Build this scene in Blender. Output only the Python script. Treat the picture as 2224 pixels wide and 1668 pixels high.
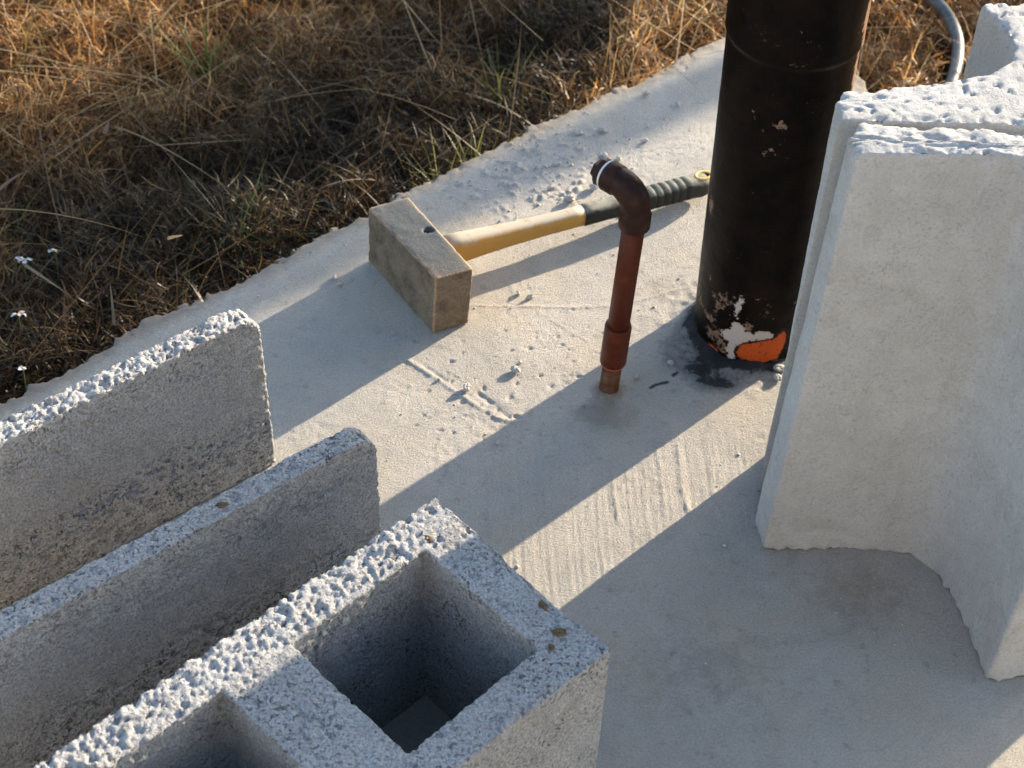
import bpy, math, random
import numpy as np
from mathutils import Matrix, Vector

for o in list(bpy.data.objects):
    bpy.data.objects.remove(o)
SC = bpy.context.scene
COL = SC.collection
CM = 0.01                                   # the scene is measured in centimetres

# ------------------------------------------------------------------ camera
PITCH, ROLL, CAMH = 0.79941, 0.04737, 129.78
cam_d = bpy.data.cameras.new('camera')
cam = bpy.data.objects.new('camera', cam_d)
COL.objects.link(cam)
c_, s_ = math.cos(PITCH), math.sin(PITCH)
X = Vector((1, 0, 0)); U = Vector((0, s_, c_)); F = Vector((0, c_, -s_))
cr, sr = math.cos(ROLL), math.sin(ROLL)
X2 = X * cr + U * sr
U2 = U * cr - X * sr
m = Matrix((X2, U2, -F)).transposed().to_4x4()
m.translation = Vector((0, 0, CAMH * CM))
cam.matrix_world = m
cam_d.sensor_width = 36.0
cam_d.lens = 3859.7 / 2224.0 * 36.0
cam_d.clip_start = 0.05
cam_d.clip_end = 400
cam_d.dof.use_dof = True
cam_d.dof.focus_distance = 1.56
cam_d.dof.aperture_fstop = 11.0
SC.camera = cam

# ------------------------------------------------------------------ light
SUN_AZ = math.radians(44.2)                 # direction towards the sun, from +X to +Y
SUN_EL = math.radians(15.5)
world = bpy.data.worlds.new('World')
SC.world = world
world.use_nodes = True
nt = world.node_tree
bg = nt.nodes['Background']
sky = nt.nodes.new('ShaderNodeTexSky')
sky.sky_type = 'NISHITA'
sky.sun_disc = False
sky.sun_elevation = SUN_EL
sky.sun_rotation = math.pi / 2 - SUN_AZ
sky.air_density = 1.0
sky.dust_density = 1.2
sky.ozone_density = 1.6
nt.links.new(sky.outputs[0], bg.inputs[0])
bg.inputs[1].default_value = 0.145
sun_d = bpy.data.lights.new('sun', 'SUN')
sun = bpy.data.objects.new('sun', sun_d)
COL.objects.link(sun)
sun_d.energy = 4.5
sun_d.angle = math.radians(0.53)
sun_d.color = (1.0, 0.845, 0.645)
SV = Vector((math.cos(SUN_EL) * math.cos(SUN_AZ), math.cos(SUN_EL) * math.sin(SUN_AZ), math.sin(SUN_EL)))
sun.rotation_euler = (-SV).to_track_quat('-Z', 'Y').to_euler()
sun.location = SV * 20
SC.view_settings.view_transform = 'Standard'
SC.view_settings.look = 'None'
SC.view_settings.gamma = 1
SC.view_settings.exposure = 1.6

rng = np.random.default_rng(7)
random.seed(5)

# ------------------------------------------------------------------ numpy noise
def _hash(i, j, k, seed):
    h = (i.astype(np.int64) * 374761393 + j.astype(np.int64) * 668265263 + k.astype(np.int64) * 2147483647 + seed * 974711) & 0xffffffff
    h = ((h ^ (h >> 13)) * 1274126177) & 0xffffffff
    h = ((h ^ (h >> 16)) * 2246822519) & 0xffffffff
    return h ^ (h >> 15)

_G = rng.normal(size=(256, 3)); _G /= np.linalg.norm(_G, axis=1)[:, None]

def gn(p, seed=0):
    """gradient noise, about -0.8..0.8"""
    p = np.asarray(p, float)
    if p.shape[1] == 2:
        p = np.column_stack([p, np.zeros(len(p))])
    i0 = np.floor(p).astype(np.int64); f = p - i0
    w = f * f * f * (f * (f * 6 - 15) + 10)
    r = np.zeros(len(p))
    for dx in (0, 1):
        wx = w[:, 0] if dx else 1 - w[:, 0]
        for dy in (0, 1):
            wy = w[:, 1] if dy else 1 - w[:, 1]
            for dz in (0, 1):
                wz = w[:, 2] if dz else 1 - w[:, 2]
                g = _G[_hash(i0[:, 0] + dx, i0[:, 1] + dy, i0[:, 2] + dz, seed) & 255]
                d = g[:, 0] * (f[:, 0] - dx) + g[:, 1] * (f[:, 1] - dy) + g[:, 2] * (f[:, 2] - dz)
                r += wx * wy * wz * d
    return r * 1.5

def fbm(p, octs=3, seed=0, gain=0.5):
    a, r, q = 1.0, 0, np.asarray(p, float)
    for o in range(octs):
        r = r + a * gn(q, seed + o * 17)
        q = q * 2.03 + 11.7
        a *= gain
    return r

def cells(p, seed=0):
    """distance to the nearest jittered lattice point (cellular noise), 0..~1"""
    p = np.asarray(p, float); i0 = np.floor(p).astype(np.int64)
    best = np.full(len(p), 9.0)
    for dx in (-1, 0, 1):
        for dy in (-1, 0, 1):
            for dz in (-1, 0, 1):
                i, j, k = i0[:, 0] + dx, i0[:, 1] + dy, i0[:, 2] + dz
                h = _hash(i, j, k, seed)
                q = (i + (h & 255) / 255.0 - p[:, 0]) ** 2 + (j + ((h >> 8) & 255) / 255.0 - p[:, 1]) ** 2 + (k + ((h >> 16) & 255) / 255.0 - p[:, 2]) ** 2
                best = np.minimum(best, q)
    return np.sqrt(best)

def where_cells(mask, p, seed=0, fill=0.5):
    r = np.full(len(p), fill)
    if mask.any(): r[mask] = cells(p[mask], seed)
    return r

def sstep(a, b, x):
    t = np.clip((x - a) / (b - a), 0, 1)
    return t * t * (3 - 2 * t)

# ------------------------------------------------------------------ mesh helpers
def raw_mesh(name, V, Fc, smooth=True, attrs=None):
    """V (n,3) in cm, Fc list of faces or (m,4)/(m,3) array"""
    me = bpy.data.meshes.new(name)
    V = np.asarray(V, float) * CM
    if isinstance(Fc, np.ndarray):
        n, k = Fc.shape
        me.vertices.add(len(V)); me.vertices.foreach_set('co', V.ravel())
        me.loops.add(n * k); me.loops.foreach_set('vertex_index', Fc.ravel().astype(np.int32))
        me.polygons.add(n)
        me.polygons.foreach_set('loop_start', np.arange(0, n * k, k, dtype=np.int32))
        me.update(calc_edges=True)
        me.validate()
    else:
        me.from_pydata([tuple(v) for v in V], [], [tuple(f) for f in Fc])
        me.update()
    if smooth:
        me.polygons.foreach_set('use_smooth', np.ones(len(me.polygons), bool))
    if attrs:
        for k, v in attrs.items():
            v = np.asarray(v, np.float32)
            if v.ndim == 1:
                a = me.attributes.new(k, 'FLOAT', 'POINT'); a.data.foreach_set('value', v)
            else:
                a = me.attributes.new(k, 'FLOAT_COLOR', 'POINT')
                if v.shape[1] == 3:
                    v = np.column_stack([v, np.ones(len(v), np.float32)])
                a.data.foreach_set('color', v.ravel())
    return me

def link(name, me, mat=None, parent=None, loc=(0, 0, 0)):
    o = bpy.data.objects.new(name, me)
    COL.objects.link(o)
    if mat is not None:
        me.materials.append(mat)
    o.location = Vector(loc) * CM
    if parent is not None:
        o.parent = parent
        o.location = Vector(loc) * CM - parent.location
    return o

def empty(name, loc, label, cat, group=None):
    o = bpy.data.objects.new(name, None)
    COL.objects.link(o)
    o.empty_display_size = 0.03
    o.location = Vector(loc) * CM
    tag(o, label, cat, group)
    return o

def tag(o, label=None, cat=None, group=None, kind=None):
    for k, v in (('label', label), ('category', cat), ('group', group), ('kind', kind)):
        if v:
            o[k] = v
    return o

def vnormals(V, Q):
    a = V[Q[:, 2]] - V[Q[:, 0]]; b = V[Q[:, 3]] - V[Q[:, 1]]
    n = np.cross(a, b)
    N = np.zeros_like(V)
    for k in range(4):
        for c in range(3):
            N[:, c] += np.bincount(Q[:, k], n[:, c], len(V))
    return N / (np.linalg.norm(N, axis=1)[:, None] + 1e-9)

def relax(V, Q, it=2, lam=0.5):
    n = len(V)
    e = np.concatenate([Q[:, [0, 1]], Q[:, [1, 2]], Q[:, [2, 3]], Q[:, [3, 0]]])
    cnt = np.bincount(e[:, 0], minlength=n) + np.bincount(e[:, 1], minlength=n)
    for _ in range(it):
        S = np.empty_like(V)
        for c in range(3):
            S[:, c] = (np.bincount(e[:, 0], V[e[:, 1], c], n) + np.bincount(e[:, 1], V[e[:, 0], c], n)) / cnt
        V = V + (S - V) * lam
    return V

def inside(px, py, poly):
    r = np.zeros(len(px), bool)
    n = len(poly)
    for i in range(n):
        x1, y1 = poly[i]; x2, y2 = poly[(i + 1) % n]
        if y1 == y2:
            continue
        c = ((y1 > py) != (y2 > py)) & (px < (x2 - x1) * (py - y1) / (y2 - y1) + x1)
        r ^= c
    return r

def seg_near(P, poly, closed=True):
    """distance to and nearest point on a polyline"""
    poly = np.asarray(poly, float)
    best = np.full(len(P), 1e9); near = np.zeros((len(P), 2))
    n = len(poly)
    for i in range(n if closed else n - 1):
        a = poly[i]; b = poly[(i + 1) % n]; d = b - a
        t = np.clip(((P - a) @ d) / (d @ d + 1e-12), 0, 1)
        q = a + t[:, None] * d
        r = np.hypot(*(P - q).T)
        k = r < best
        best[k] = r[k]; near[k] = q[k]
    return best, near

def sdf(P, poly):
    d, _ = seg_near(P, poly)
    return np.where(inside(P[:, 0], P[:, 1], poly), d, -d)

def extruded(polys, length, cell, cz, holes=()):
    """solid of the plan polygons (u,v), extruded along w, as one watertight lattice of quads"""
    allp = np.concatenate([np.asarray(p, float) for p in polys])
    u0, v0 = allp.min(0) - cell * 0.5; u1, v1 = allp.max(0) + cell
    nu = int((u1 - u0) / cell) + 1; nv = int((v1 - v0) / cell) + 1; nw = max(2, int(round(length / cz)))
    cu, cv = np.meshgrid(u0 + (np.arange(nu) + .5) * cell, v0 + (np.arange(nv) + .5) * cell, indexing='ij')
    mk = np.zeros(nu * nv, bool)
    for p in polys:
        mk |= inside(cu.ravel(), cv.ravel(), p)
    for p in holes:
        mk &= ~inside(cu.ravel(), cv.ravel(), p)
    mk = mk.reshape(nu, nv)
    M = np.zeros((nu + 2, nv + 2), bool); M[1:-1, 1:-1] = mk
    def vid(i, j, k):
        return (i * (nv + 1) + j) * (nw + 1) + k
    quads = []
    I, J = np.nonzero(mk)
    for k, flip in ((nw, False), (0, True)):
        q = np.stack([vid(I, J, k), vid(I + 1, J, k), vid(I + 1, J + 1, k), vid(I, J + 1, k)], 1)
        quads.append(q[:, ::-1] if flip else q)
    K = np.arange(nw)
    for di, dj in ((1, 0), (-1, 0), (0, 1), (0, -1)):
        nb = M[1 + di:nu + 1 + di, 1 + dj:nv + 1 + dj]
        I, J = np.nonzero(mk & ~nb)
        if di == 1: a, b = (I + 1, J), (I + 1, J + 1)
        elif di == -1: a, b = (I, J + 1), (I, J)
        elif dj == 1: a, b = (I + 1, J + 1), (I, J + 1)
        else: a, b = (I, J), (I + 1, J)
        k = K[None, :]
        q = np.stack([vid(a[0][:, None], a[1][:, None], k), vid(b[0][:, None], b[1][:, None], k),
                      vid(b[0][:, None], b[1][:, None], k + 1), vid(a[0][:, None], a[1][:, None], k + 1)], -1).reshape(-1, 4)
        quads.append(q)
    Q = np.concatenate(quads)
    uq, inv = np.unique(Q, return_inverse=True)
    Q = inv.reshape(-1, 4)
    k = uq % (nw + 1); ij = uq // (nw + 1); j = ij % (nv + 1); i = ij // (nv + 1)
    P = np.column_stack([u0 + i * cell, v0 + j * cell]).astype(float)
    # snap outline vertices onto the true outline
    cntc = M[i, j].astype(int) + M[i + 1, j] + M[i, j + 1] + M[i + 1, j + 1]
    bd = cntc < 4
    best = np.full(bd.sum(), 1e9); near = P[bd].copy()
    for p in list(polys) + list(holes):
        d, q = seg_near(P[bd], p)
        kk = d < best
        best[kk] = d[kk]; near[kk] = q[kk]
    near[best > cell * 1.6] = P[bd][best > cell * 1.6]
    P[bd] = near
    V = np.column_stack([P, k * (length / nw)])
    return V, Q

def tube(path, radii, seg=16, cap=True, sx=1.0, sy=1.0, up=(0, 0, 1), power=2.0):
    """tube along points; sx = sideways, sy = upward radius factor (may be lists)"""
    path = [Vector(p) for p in path]
    n = len(path); V = []; Fc = []
    radii = radii if hasattr(radii, '__len__') else [radii] * n
    sxs = sx if hasattr(sx, '__len__') else [sx] * n
    sys_ = sy if hasattr(sy, '__len__') else [sy] * n
    prev = None
    for i in range(n):
        t = (path[min(i + 1, n - 1)] - path[max(i - 1, 0)]).normalized()
        if prev is None:
            a = t.cross(Vector(up))
            if a.length < 1e-3: a = t.cross(Vector((0, 1, 0)))
            a.normalize()
        else:
            a = (prev - t * prev.dot(t)).normalized()
        prev = a
        b = a.cross(t).normalized()
        for k in range(seg):
            th = 2 * math.pi * k / seg
            cx, cy = math.cos(th), math.sin(th)
            if power != 2.0:
                cx = math.copysign(abs(cx) ** (2 / power), cx); cy = math.copysign(abs(cy) ** (2 / power), cy)
            p = path[i] + a * (cx * radii[i] * sxs[i]) + b * (cy * radii[i] * sys_[i])
            V.append(tuple(p))
    for i in range(n - 1):
        for k in range(seg):
            k2 = (k + 1) % seg
            Fc.append((i * seg + k, i * seg + k2, (i + 1) * seg + k2, (i + 1) * seg + k))
    if cap:
        Fc.append(tuple(range(seg))[::-1]); Fc.append(tuple((n - 1) * seg + k for k in range(seg)))
    return V, Fc

def flip_out(me):
    import bmesh
    bm = bmesh.new(); bm.from_mesh(me)
    bmesh.ops.recalc_face_normals(bm, faces=bm.faces)
    bm.to_mesh(me); bm.free()

def tube_obj(name, path, radii, mat, parent=None, **kw):
    V, Fc = tube(path, radii, **kw)
    me = raw_mesh(name, V, Fc)
    flip_out(me)
    o = link(name, me, mat, parent)
    return o

# ------------------------------------------------------------------ materials
def new_mat(name):
    mt = bpy.data.materials.new(name); mt.use_nodes = True
    n = mt.node_tree.nodes; l = mt.node_tree.links
    return mt, n, l, n['Principled BSDF']

def mixrgb(n, l, fac, a, b, mode='MIX'):
    x = n.new('ShaderNodeMix'); x.data_type = 'RGBA'; x.blend_type = mode
    for sock, v in ((x.inputs[0], fac), (x.inputs[6], a), (x.inputs[7], b)):
        if isinstance(v, (int, float)): sock.default_value = v
        elif isinstance(v, tuple): sock.default_value = (*v, 1)
        else: l.new(v, sock)
    return x.outputs[2]

def noise(n, l, vec, scale, detail=4, rough=0.55, dist=0.0):
    x = n.new('ShaderNodeTexNoise')
    x.inputs['Scale'].default_value = scale; x.inputs['Detail'].default_value = detail
    x.inputs['Roughness'].default_value = rough; x.inputs['Distortion'].default_value = dist
    l.new(vec, x.inputs['Vector'])
    return x.outputs['Fac']

def ramp(n, l, fac, stops):
    x = n.new('ShaderNodeValToRGB')
    el = x.color_ramp.elements
    while len(el) > 1: el.remove(el[-1])
    el[0].position = stops[0][0]; el[0].color = (*stops[0][1], 1) if len(stops[0][1]) == 3 else stops[0][1]
    for p, c in stops[1:]:
        e = el.new(p); e.color = (*c, 1)
    l.new(fac, x.inputs[0])
    return x.outputs[0]

def rangeval(n, l, v, a, b, c=0.0, d=1.0):
    x = n.new('ShaderNodeMapRange'); x.inputs[1].default_value = a; x.inputs[2].default_value = b
    x.inputs[3].default_value = c; x.inputs[4].default_value = d
    l.new(v, x.inputs[0]); return x.outputs[0]

def math_n(n, l, op, a, b):
    x = n.new('ShaderNodeMath'); x.operation = op
    for i, v in enumerate((a, b)):
        if isinstance(v, (int, float)): x.inputs[i].default_value = v
        else: l.new(v, x.inputs[i])
    return x.outputs[0]

def attr(n, name):
    x = n.new('ShaderNodeAttribute'); x.attribute_name = name
    return x

def concrete(name, base, dark, light, bump_mm=0.5, pore=0.5, grain=900.0, stain=None, stain_amt=0.25, gc=0.28):
    """cement: cloudy tone, sandy grain, pores as relief and darkened in colour"""
    mt, n, l, b = new_mat(name)
    tc = n.new('ShaderNodeTexCoord').outputs['Object']
    big = noise(n, l, tc, 9, 5, 0.6)
    mid = noise(n, l, tc, 60, 5, 0.65)
    fine = noise(n, l, tc, grain, 3, 0.6)
    c = mixrgb(n, l, rangeval(n, l, big, 0.3, 0.7), dark, base)
    c = mixrgb(n, l, rangeval(n, l, mid, 0.42, 0.75, 0, 0.7), c, light)
    g = ramp(n, l, fine, [(0.32, (1 - gc * 1.3,) * 3), (0.5, (1, 1, 1)), (0.68, (1 + gc,) * 3)])
    c = mixrgb(n, l, 1.0, c, g, 'MULTIPLY')
    c = mixrgb(n, l, attr(n, 'rim').outputs['Fac'], c, (0.64, 0.63, 0.61))  # brightness of the sunlit rims painted into the colour
    if name.startswith('cast'):
        mp = n.new('ShaderNodeMapping'); mp.inputs['Scale'].default_value = (1, 1, 0.14); l.new(tc, mp.inputs['Vector'])
        sk = noise(n, l, mp.outputs[0], 42, 5, 0.65, 0.3)
        c = mixrgb(n, l, rangeval(n, l, sk, 0.5, 0.75, 0, 0.42), c, (0.38, 0.355, 0.30))
        sk2 = noise(n, l, tc, 120, 3, 0.6)
        c = mixrgb(n, l, rangeval(n, l, sk2, 0.64, 0.72, 0, 0.35), c, (0.22, 0.205, 0.17))
    if stain:
        sN = noise(n, l, tc, 14, 6, 0.7, 0.6)
        c = mixrgb(n, l, rangeval(n, l, sN, 0.55, 0.75, 0, stain_amt), c, stain)
    l.new(c, b.inputs['Base Color'])
    b.inputs['Roughness'].default_value = 0.92
    b.inputs['Specular IOR Level'].default_value = 0.25
    vo = n.new('ShaderNodeTexVoronoi'); vo.inputs['Scale'].default_value = 260
    wv = n.new('ShaderNodeVectorMath'); wv.operation = 'ADD'
    nc = n.new('ShaderNodeTexNoise'); nc.inputs['Scale'].default_value = 300; l.new(tc, nc.inputs['Vector'])
    sc_ = n.new('ShaderNodeVectorMath'); sc_.operation = 'SCALE'; sc_.inputs['Scale'].default_value = 0.004
    l.new(nc.outputs['Color'], sc_.inputs[0]); l.new(tc, wv.inputs[0]); l.new(sc_.outputs[0], wv.inputs[1])
    l.new(wv.outputs[0], vo.inputs['Vector'])
    pores = noise(n, l, tc, 300, 3, 0.55)
    pitm = rangeval(n, l, pores, 0.565, 0.63, 0, 1)
    pitm = math_n(n, l, 'MULTIPLY', pitm, rangeval(n, l, noise(n, l, tc, 22, 3, 0.6), 0.35, 0.6, 0.25, 1.0))
    pitm = math_n(n, l, 'MULTIPLY', pitm, rangeval(n, l, attr(n, 'smoothed').outputs['Fac'], 0, 1, 1.0, 0.18))
    c2 = mixrgb(n, l, math_n(n, l, 'MULTIPLY', pitm, 0.85 * min(1.0, pore)), c, (0.10, 0.098, 0.09))  # pore shade and dirt painted into the colour
    l.new(c2, b.inputs['Base Color'])
    h1 = noise(n, l, tc, 480, 5, 0.75)
    h = math_n(n, l, 'ADD', math_n(n, l, 'MULTIPLY', h1, 1.0), math_n(n, l, 'MULTIPLY', vo.outputs['Distance'], -0.35 * pore))
    h = math_n(n, l, 'SUBTRACT', h, math_n(n, l, 'MULTIPLY', pitm, 0.6 * pore))
    bp = n.new('ShaderNodeBump'); bp.inputs['Strength'].default_value = 1.0
    bp.inputs['Distance'].default_value = bump_mm * 0.001
    l.new(h, bp.inputs['Height']); l.new(bp.outputs[0], b.inputs['Normal'])
    return mt

M_BLOCK = concrete('rough_concrete', (0.46, 0.455, 0.445), (0.38, 0.37, 0.355), (0.55, 0.545, 0.535), 2.8, 1.0, 480, (0.36, 0.29, 0.20), 0.45, 0.30)
M_CAST = concrete('cast_concrete', (0.50, 0.495, 0.48), (0.42, 0.412, 0.39), (0.54, 0.535, 0.52), 1.0, 0.25, 430, (0.27, 0.245, 0.19), 0.55, 0.085)
M_CRUMB = concrete('cement_crumb', (0.50, 0.48, 0.44), (0.40, 0.38, 0.35), (0.6, 0.58, 0.55), 0.8, 0.5, 700)

def slab_material():
    mt, n, l, b = new_mat('trowelled_cement')
    tc = n.new('ShaderNodeTexCoord').outputs['Object']
    big = noise(n, l, tc, 6, 8, 0.68, 0.8)
    mid = noise(n, l, tc, 40, 6, 0.7)
    warm = noise(n, l, tc, 9, 4, 0.6, 0.5)
    fine = noise(n, l, tc, 430, 4, 0.7)
    spots = noise(n, l, tc, 75, 2, 0.5)
    c = mixrgb(n, l, rangeval(n, l, big, 0.3, 0.7), (0.39, 0.365, 0.325), (0.52, 0.485, 0.43))
    c = mixrgb(n, l, rangeval(n, l, mid, 0.4, 0.75, 0, 0.6), c, (0.56, 0.52, 0.46))
    c = mixrgb(n, l, rangeval(n, l, spots, 0.62, 0.74, 0, 0.5), c, (0.28, 0.25, 0.20))
    c = mixrgb(n, l, rangeval(n, l, warm, 0.45, 0.68, 0, 0.6), c, (0.52, 0.455, 0.355))
    g = ramp(n, l, fine, [(0.32, (0.80, 0.80, 0.80)), (0.5, (1, 1, 1)), (0.68, (1.15, 1.15, 1.15))])
    c = mixrgb(n, l, 0.95, c, g, 'MULTIPLY')
    rb = attr(n, 'border').outputs['Fac']
    rbv = math_n(n, l, 'ADD', rb, math_n(n, l, 'MULTIPLY', math_n(n, l, 'SUBTRACT', mid, 0.5), 1.3))
    c = mixrgb(n, l, rangeval(n, l, rbv, 0.25, 0.95, 0, 0.75), c, (0.25, 0.195, 0.145))
    # soaked brownish patch and rust round the little pipe, bitumen spill round the big one
    tcn = noise(n, l, tc, 55, 5, 0.65)
    rust = attr(n, 'rust').outputs['Fac']
    rv = math_n(n, l, 'ADD', rust, math_n(n, l, 'MULTIPLY', math_n(n, l, 'SUBTRACT', tcn, 0.5), 1.2))
    c = mixrgb(n, l, rangeval(n, l, rv, 0.3, 0.9, 0, 0.75), c, (0.20, 0.13, 0.075))
    soak = attr(n, 'soak').outputs['Fac']
    sv = math_n(n, l, 'ADD', soak, math_n(n, l, 'MULTIPLY', math_n(n, l, 'SUBTRACT', tcn, 0.5), 1.6))
    c = mixrgb(n, l, rangeval(n, l, sv, 0.2, 0.8, 0, 0.45), c, (0.22, 0.18, 0.13))
    sp = attr(n, 'spill').outputs['Fac']
    n2 = noise(n, l, tc, 110, 6, 0.7, 0.5)
    sv = math_n(n, l, 'ADD', sp, math_n(n, l, 'MULTIPLY', math_n(n, l, 'SUBTRACT', n2, 0.5), 2.1))
    film = rangeval(n, l, sv, -0.3, 0.6, 0, 0.60)
    c = mixrgb(n, l, film, c, (0.10, 0.105, 0.115))
    thick = rangeval(n, l, sv, 0.66, 0.95)
    c = mixrgb(n, l, thick, c, (0.026, 0.026, 0.028))
    l.new(c, b.inputs['Base Color'])
    r = rangeval(n, l, thick, 0, 1, 0.9, 0.45)
    l.new(r, b.inputs['Roughness'])
    b.inputs['Specular IOR Level'].default_value = 0.25
    h1 = noise(n, l, tc, 420, 6, 0.8)
    bp = n.new('ShaderNodeBump'); bp.inputs['Strength'].default_value = 1.0
    bp.inputs['Distance'].default_value = 0.0030
    l.new(h1, bp.inputs['Height']); l.new(bp.outputs[0], b.inputs['Normal'])
    return mt
M_SLAB = slab_material()

def simple(name, col, rough=0.5, col2=None, scale=60, bump=0.0, bscale=300, metallic=0.0, spec=0.4, lo=0.4, hi=0.65):
    mt, n, l, b = new_mat(name)
    tc = n.new('ShaderNodeTexCoord').outputs['Object']
    if col2:
        c = mixrgb(n, l, rangeval(n, l, noise(n, l, tc, scale, 5, 0.65), lo, hi), col, col2)
        l.new(c, b.inputs['Base Color'])
    else:
        b.inputs['Base Color'].default_value = (*col, 1)
    b.inputs['Roughness'].default_value = rough; b.inputs['Metallic'].default_value = metallic
    b.inputs['Specular IOR Level'].default_value = spec
    if bump:
        bp = n.new('ShaderNodeBump'); bp.inputs['Distance'].default_value = bump * 0.001
        l.new(noise(n, l, tc, bscale, 4, 0.65), bp.inputs['Height']); l.new(bp.outputs[0], b.inputs['Normal'])
    return mt

def soil_material():
    """dark earth, covered farther out by a mat of dry grass"""
    mt, n, l, b = new_mat('soil')
    tc = n.new('ShaderNodeTexCoord').outputs['Object']
    a = mixrgb(n, l, noise(n, l, tc, 25, 5), (0.022, 0.016, 0.010), (0.05, 0.035, 0.02))
    g = mixrgb(n, l, noise(n, l, tc, 8, 8, 0.7), (0.16, 0.11, 0.055), (0.30, 0.22, 0.12))
    l.new(mixrgb(n, l, attr(n, 'open').outputs['Fac'], a, g), b.inputs['Base Color'])
    b.inputs['Roughness'].default_value = 0.95; b.inputs['Specular IOR Level'].default_value = 0.1
    return mt
M_SOIL = soil_material()
M_VENT = simple('brown_pvc', (0.080, 0.015, 0.005), 0.5, (0.14, 0.030, 0.010), 70, 0.2, 300, spec=0.22, lo=0.5, hi=0.75)
M_ELBOW = simple('elbow_pvc', (0.020, 0.008, 0.005), 0.5, (0.042, 0.015, 0.009), 80, 0.25, 300, spec=0.2)
M_STUB = simple('dirty_pvc', (0.11, 0.032, 0.012), 0.7, (0.16, 0.10, 0.06), 110, 0.3, 400, spec=0.25)
M_TAPE = simple('white_tape', (0.75, 0.74, 0.70), 0.6)
def dusty(name, col, dust, lo, hi, amt):
    """coloured plastic with cement dust settled on its upper side"""
    mt, n, l, b = new_mat(name)
    tc = n.new('ShaderNodeTexCoord').outputs['Object']
    geo = n.new('ShaderNodeNewGeometry'); sx = n.new('ShaderNodeSeparateXYZ'); l.new(geo.outputs['Normal'], sx.inputs[0])
    a = noise(n, l, tc, 60, 6, 0.72)
    v = math_n(n, l, 'ADD', sx.outputs[2], math_n(n, l, 'MULTIPLY', math_n(n, l, 'SUBTRACT', a, 0.5), 1.6))
    c = mixrgb(n, l, rangeval(n, l, v, lo, hi, 0.06, amt), col, dust)
    c = mixrgb(n, l, rangeval(n, l, noise(n, l, tc, 130, 4, 0.7), 0.6, 0.7, 0, 0.6), c, tuple(x * 0.35 for x in col))
    l.new(c, b.inputs['Base Color'])
    b.inputs['Roughness'].default_value = 0.65; b.inputs['Specular IOR Level'].default_value = 0.25
    return mt
M_YELLOW = dusty('yellow_fibreglass', (0.46, 0.25, 0.05), (0.40, 0.365, 0.30), 0.4, 0.95, 0.92)
M_YEL2 = simple('yellow_core', (0.75, 0.52, 0.12), 0.45)
def grip_material():
    """black rubber with cement dust settled on its upper side"""
    mt, n, l, b = new_mat('grip_rubber')
    tc = n.new('ShaderNodeTexCoord').outputs['Object']
    geo = n.new('ShaderNodeNewGeometry'); sx = n.new('ShaderNodeSeparateXYZ'); l.new(geo.outputs['Normal'], sx.inputs[0])
    a = noise(n, l, tc, 70, 5, 0.7)
    v = math_n(n, l, 'ADD', sx.outputs[2], math_n(n, l, 'MULTIPLY', math_n(n, l, 'SUBTRACT', a, 0.5), 1.4))
    l.new(mixrgb(n, l, rangeval(n, l, v, 0.5, 1.05, 0.05, 0.92), (0.018, 0.018, 0.015), (0.29, 0.275, 0.215)), b.inputs['Base Color'])
    b.inputs['Roughness'].default_value = 0.85; b.inputs['Specular IOR Level'].default_value = 0.2
    return mt
M_GRIP = grip_material()
M_HOLE = simple('dark_hole', (0.012, 0.01, 0.008), 0.9)
M_HOSE = simple('grey_hose', (0.05, 0.05, 0.055), 0.45, (0.10, 0.10, 0.10), 50)
M_PETAL = simple('petal', (0.40, 0.41, 0.40), 0.8, (0.62, 0.62, 0.60), 250)
M_FLWC = simple('flower_heart', (0.6, 0.35, 0.05), 0.7)
M_BARK = simple('bark', (0.12, 0.09, 0.06), 0.9, (0.2, 0.16, 0.12), 20, 4, 60)
M_LEAF = simple('leaf', (0.05, 0.09, 0.025), 0.6, (0.09, 0.12, 0.03), 5)
M_DEBRIS = simple('dry_debris', (0.09, 0.065, 0.04), 0.95, (0.20, 0.145, 0.08), 300, 1.0, 500, spec=0.1)

def head_material():
    mt, n, l, b = new_mat('worn_hammer_head')
    tc = n.new('ShaderNodeTexCoord').outputs['Object']
    a = noise(n, l, tc, 38, 8, 0.75, 0.3)
    f = noise(n, l, tc, 420, 4, 0.75)
    c = mixrgb(n, l, rangeval(n, l, a, 0.35, 0.7), (0.095, 0.074, 0.052), (0.29, 0.22, 0.145))
    tp = attr(n, 'top').outputs['Fac']
    tv = math_n(n, l, 'ADD', tp, math_n(n, l, 'MULTIPLY', math_n(n, l, 'SUBTRACT', a, 0.5), 1.5))
    c = mixrgb(n, l, rangeval(n, l, tv, 0.05, 0.6, 0, 0.92), c, (0.075, 0.083, 0.088))
    e = attr(n, 'edge').outputs['Fac']
    ev = math_n(n, l, 'ADD', e, math_n(n, l, 'MULTIPLY', math_n(n, l, 'SUBTRACT', a, 0.5), 1.2))
    c = mixrgb(n, l, rangeval(n, l, ev, 0.45, 0.9, 0, 0.8), c, (0.44, 0.29, 0.17))
    g = ramp(n, l, f, [(0.32, (0.6, 0.6, 0.6)), (0.5, (1, 1, 1)), (0.68, (1.35, 1.35, 1.35))])
    c = mixrgb(n, l, 0.95, c, g, 'MULTIPLY')
    l.new(c, b.inputs['Base Color'])
    b.inputs['Roughness'].default_value = 0.7; b.inputs['Specular IOR Level'].default_value = 0.3
    bp = n.new('ShaderNodeBump'); bp.inputs['Distance'].default_value = 0.0005
    l.new(f, bp.inputs['Height']); l.new(bp.outputs[0], b.inputs['Normal'])
    return mt
M_HEAD = head_material()

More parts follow.
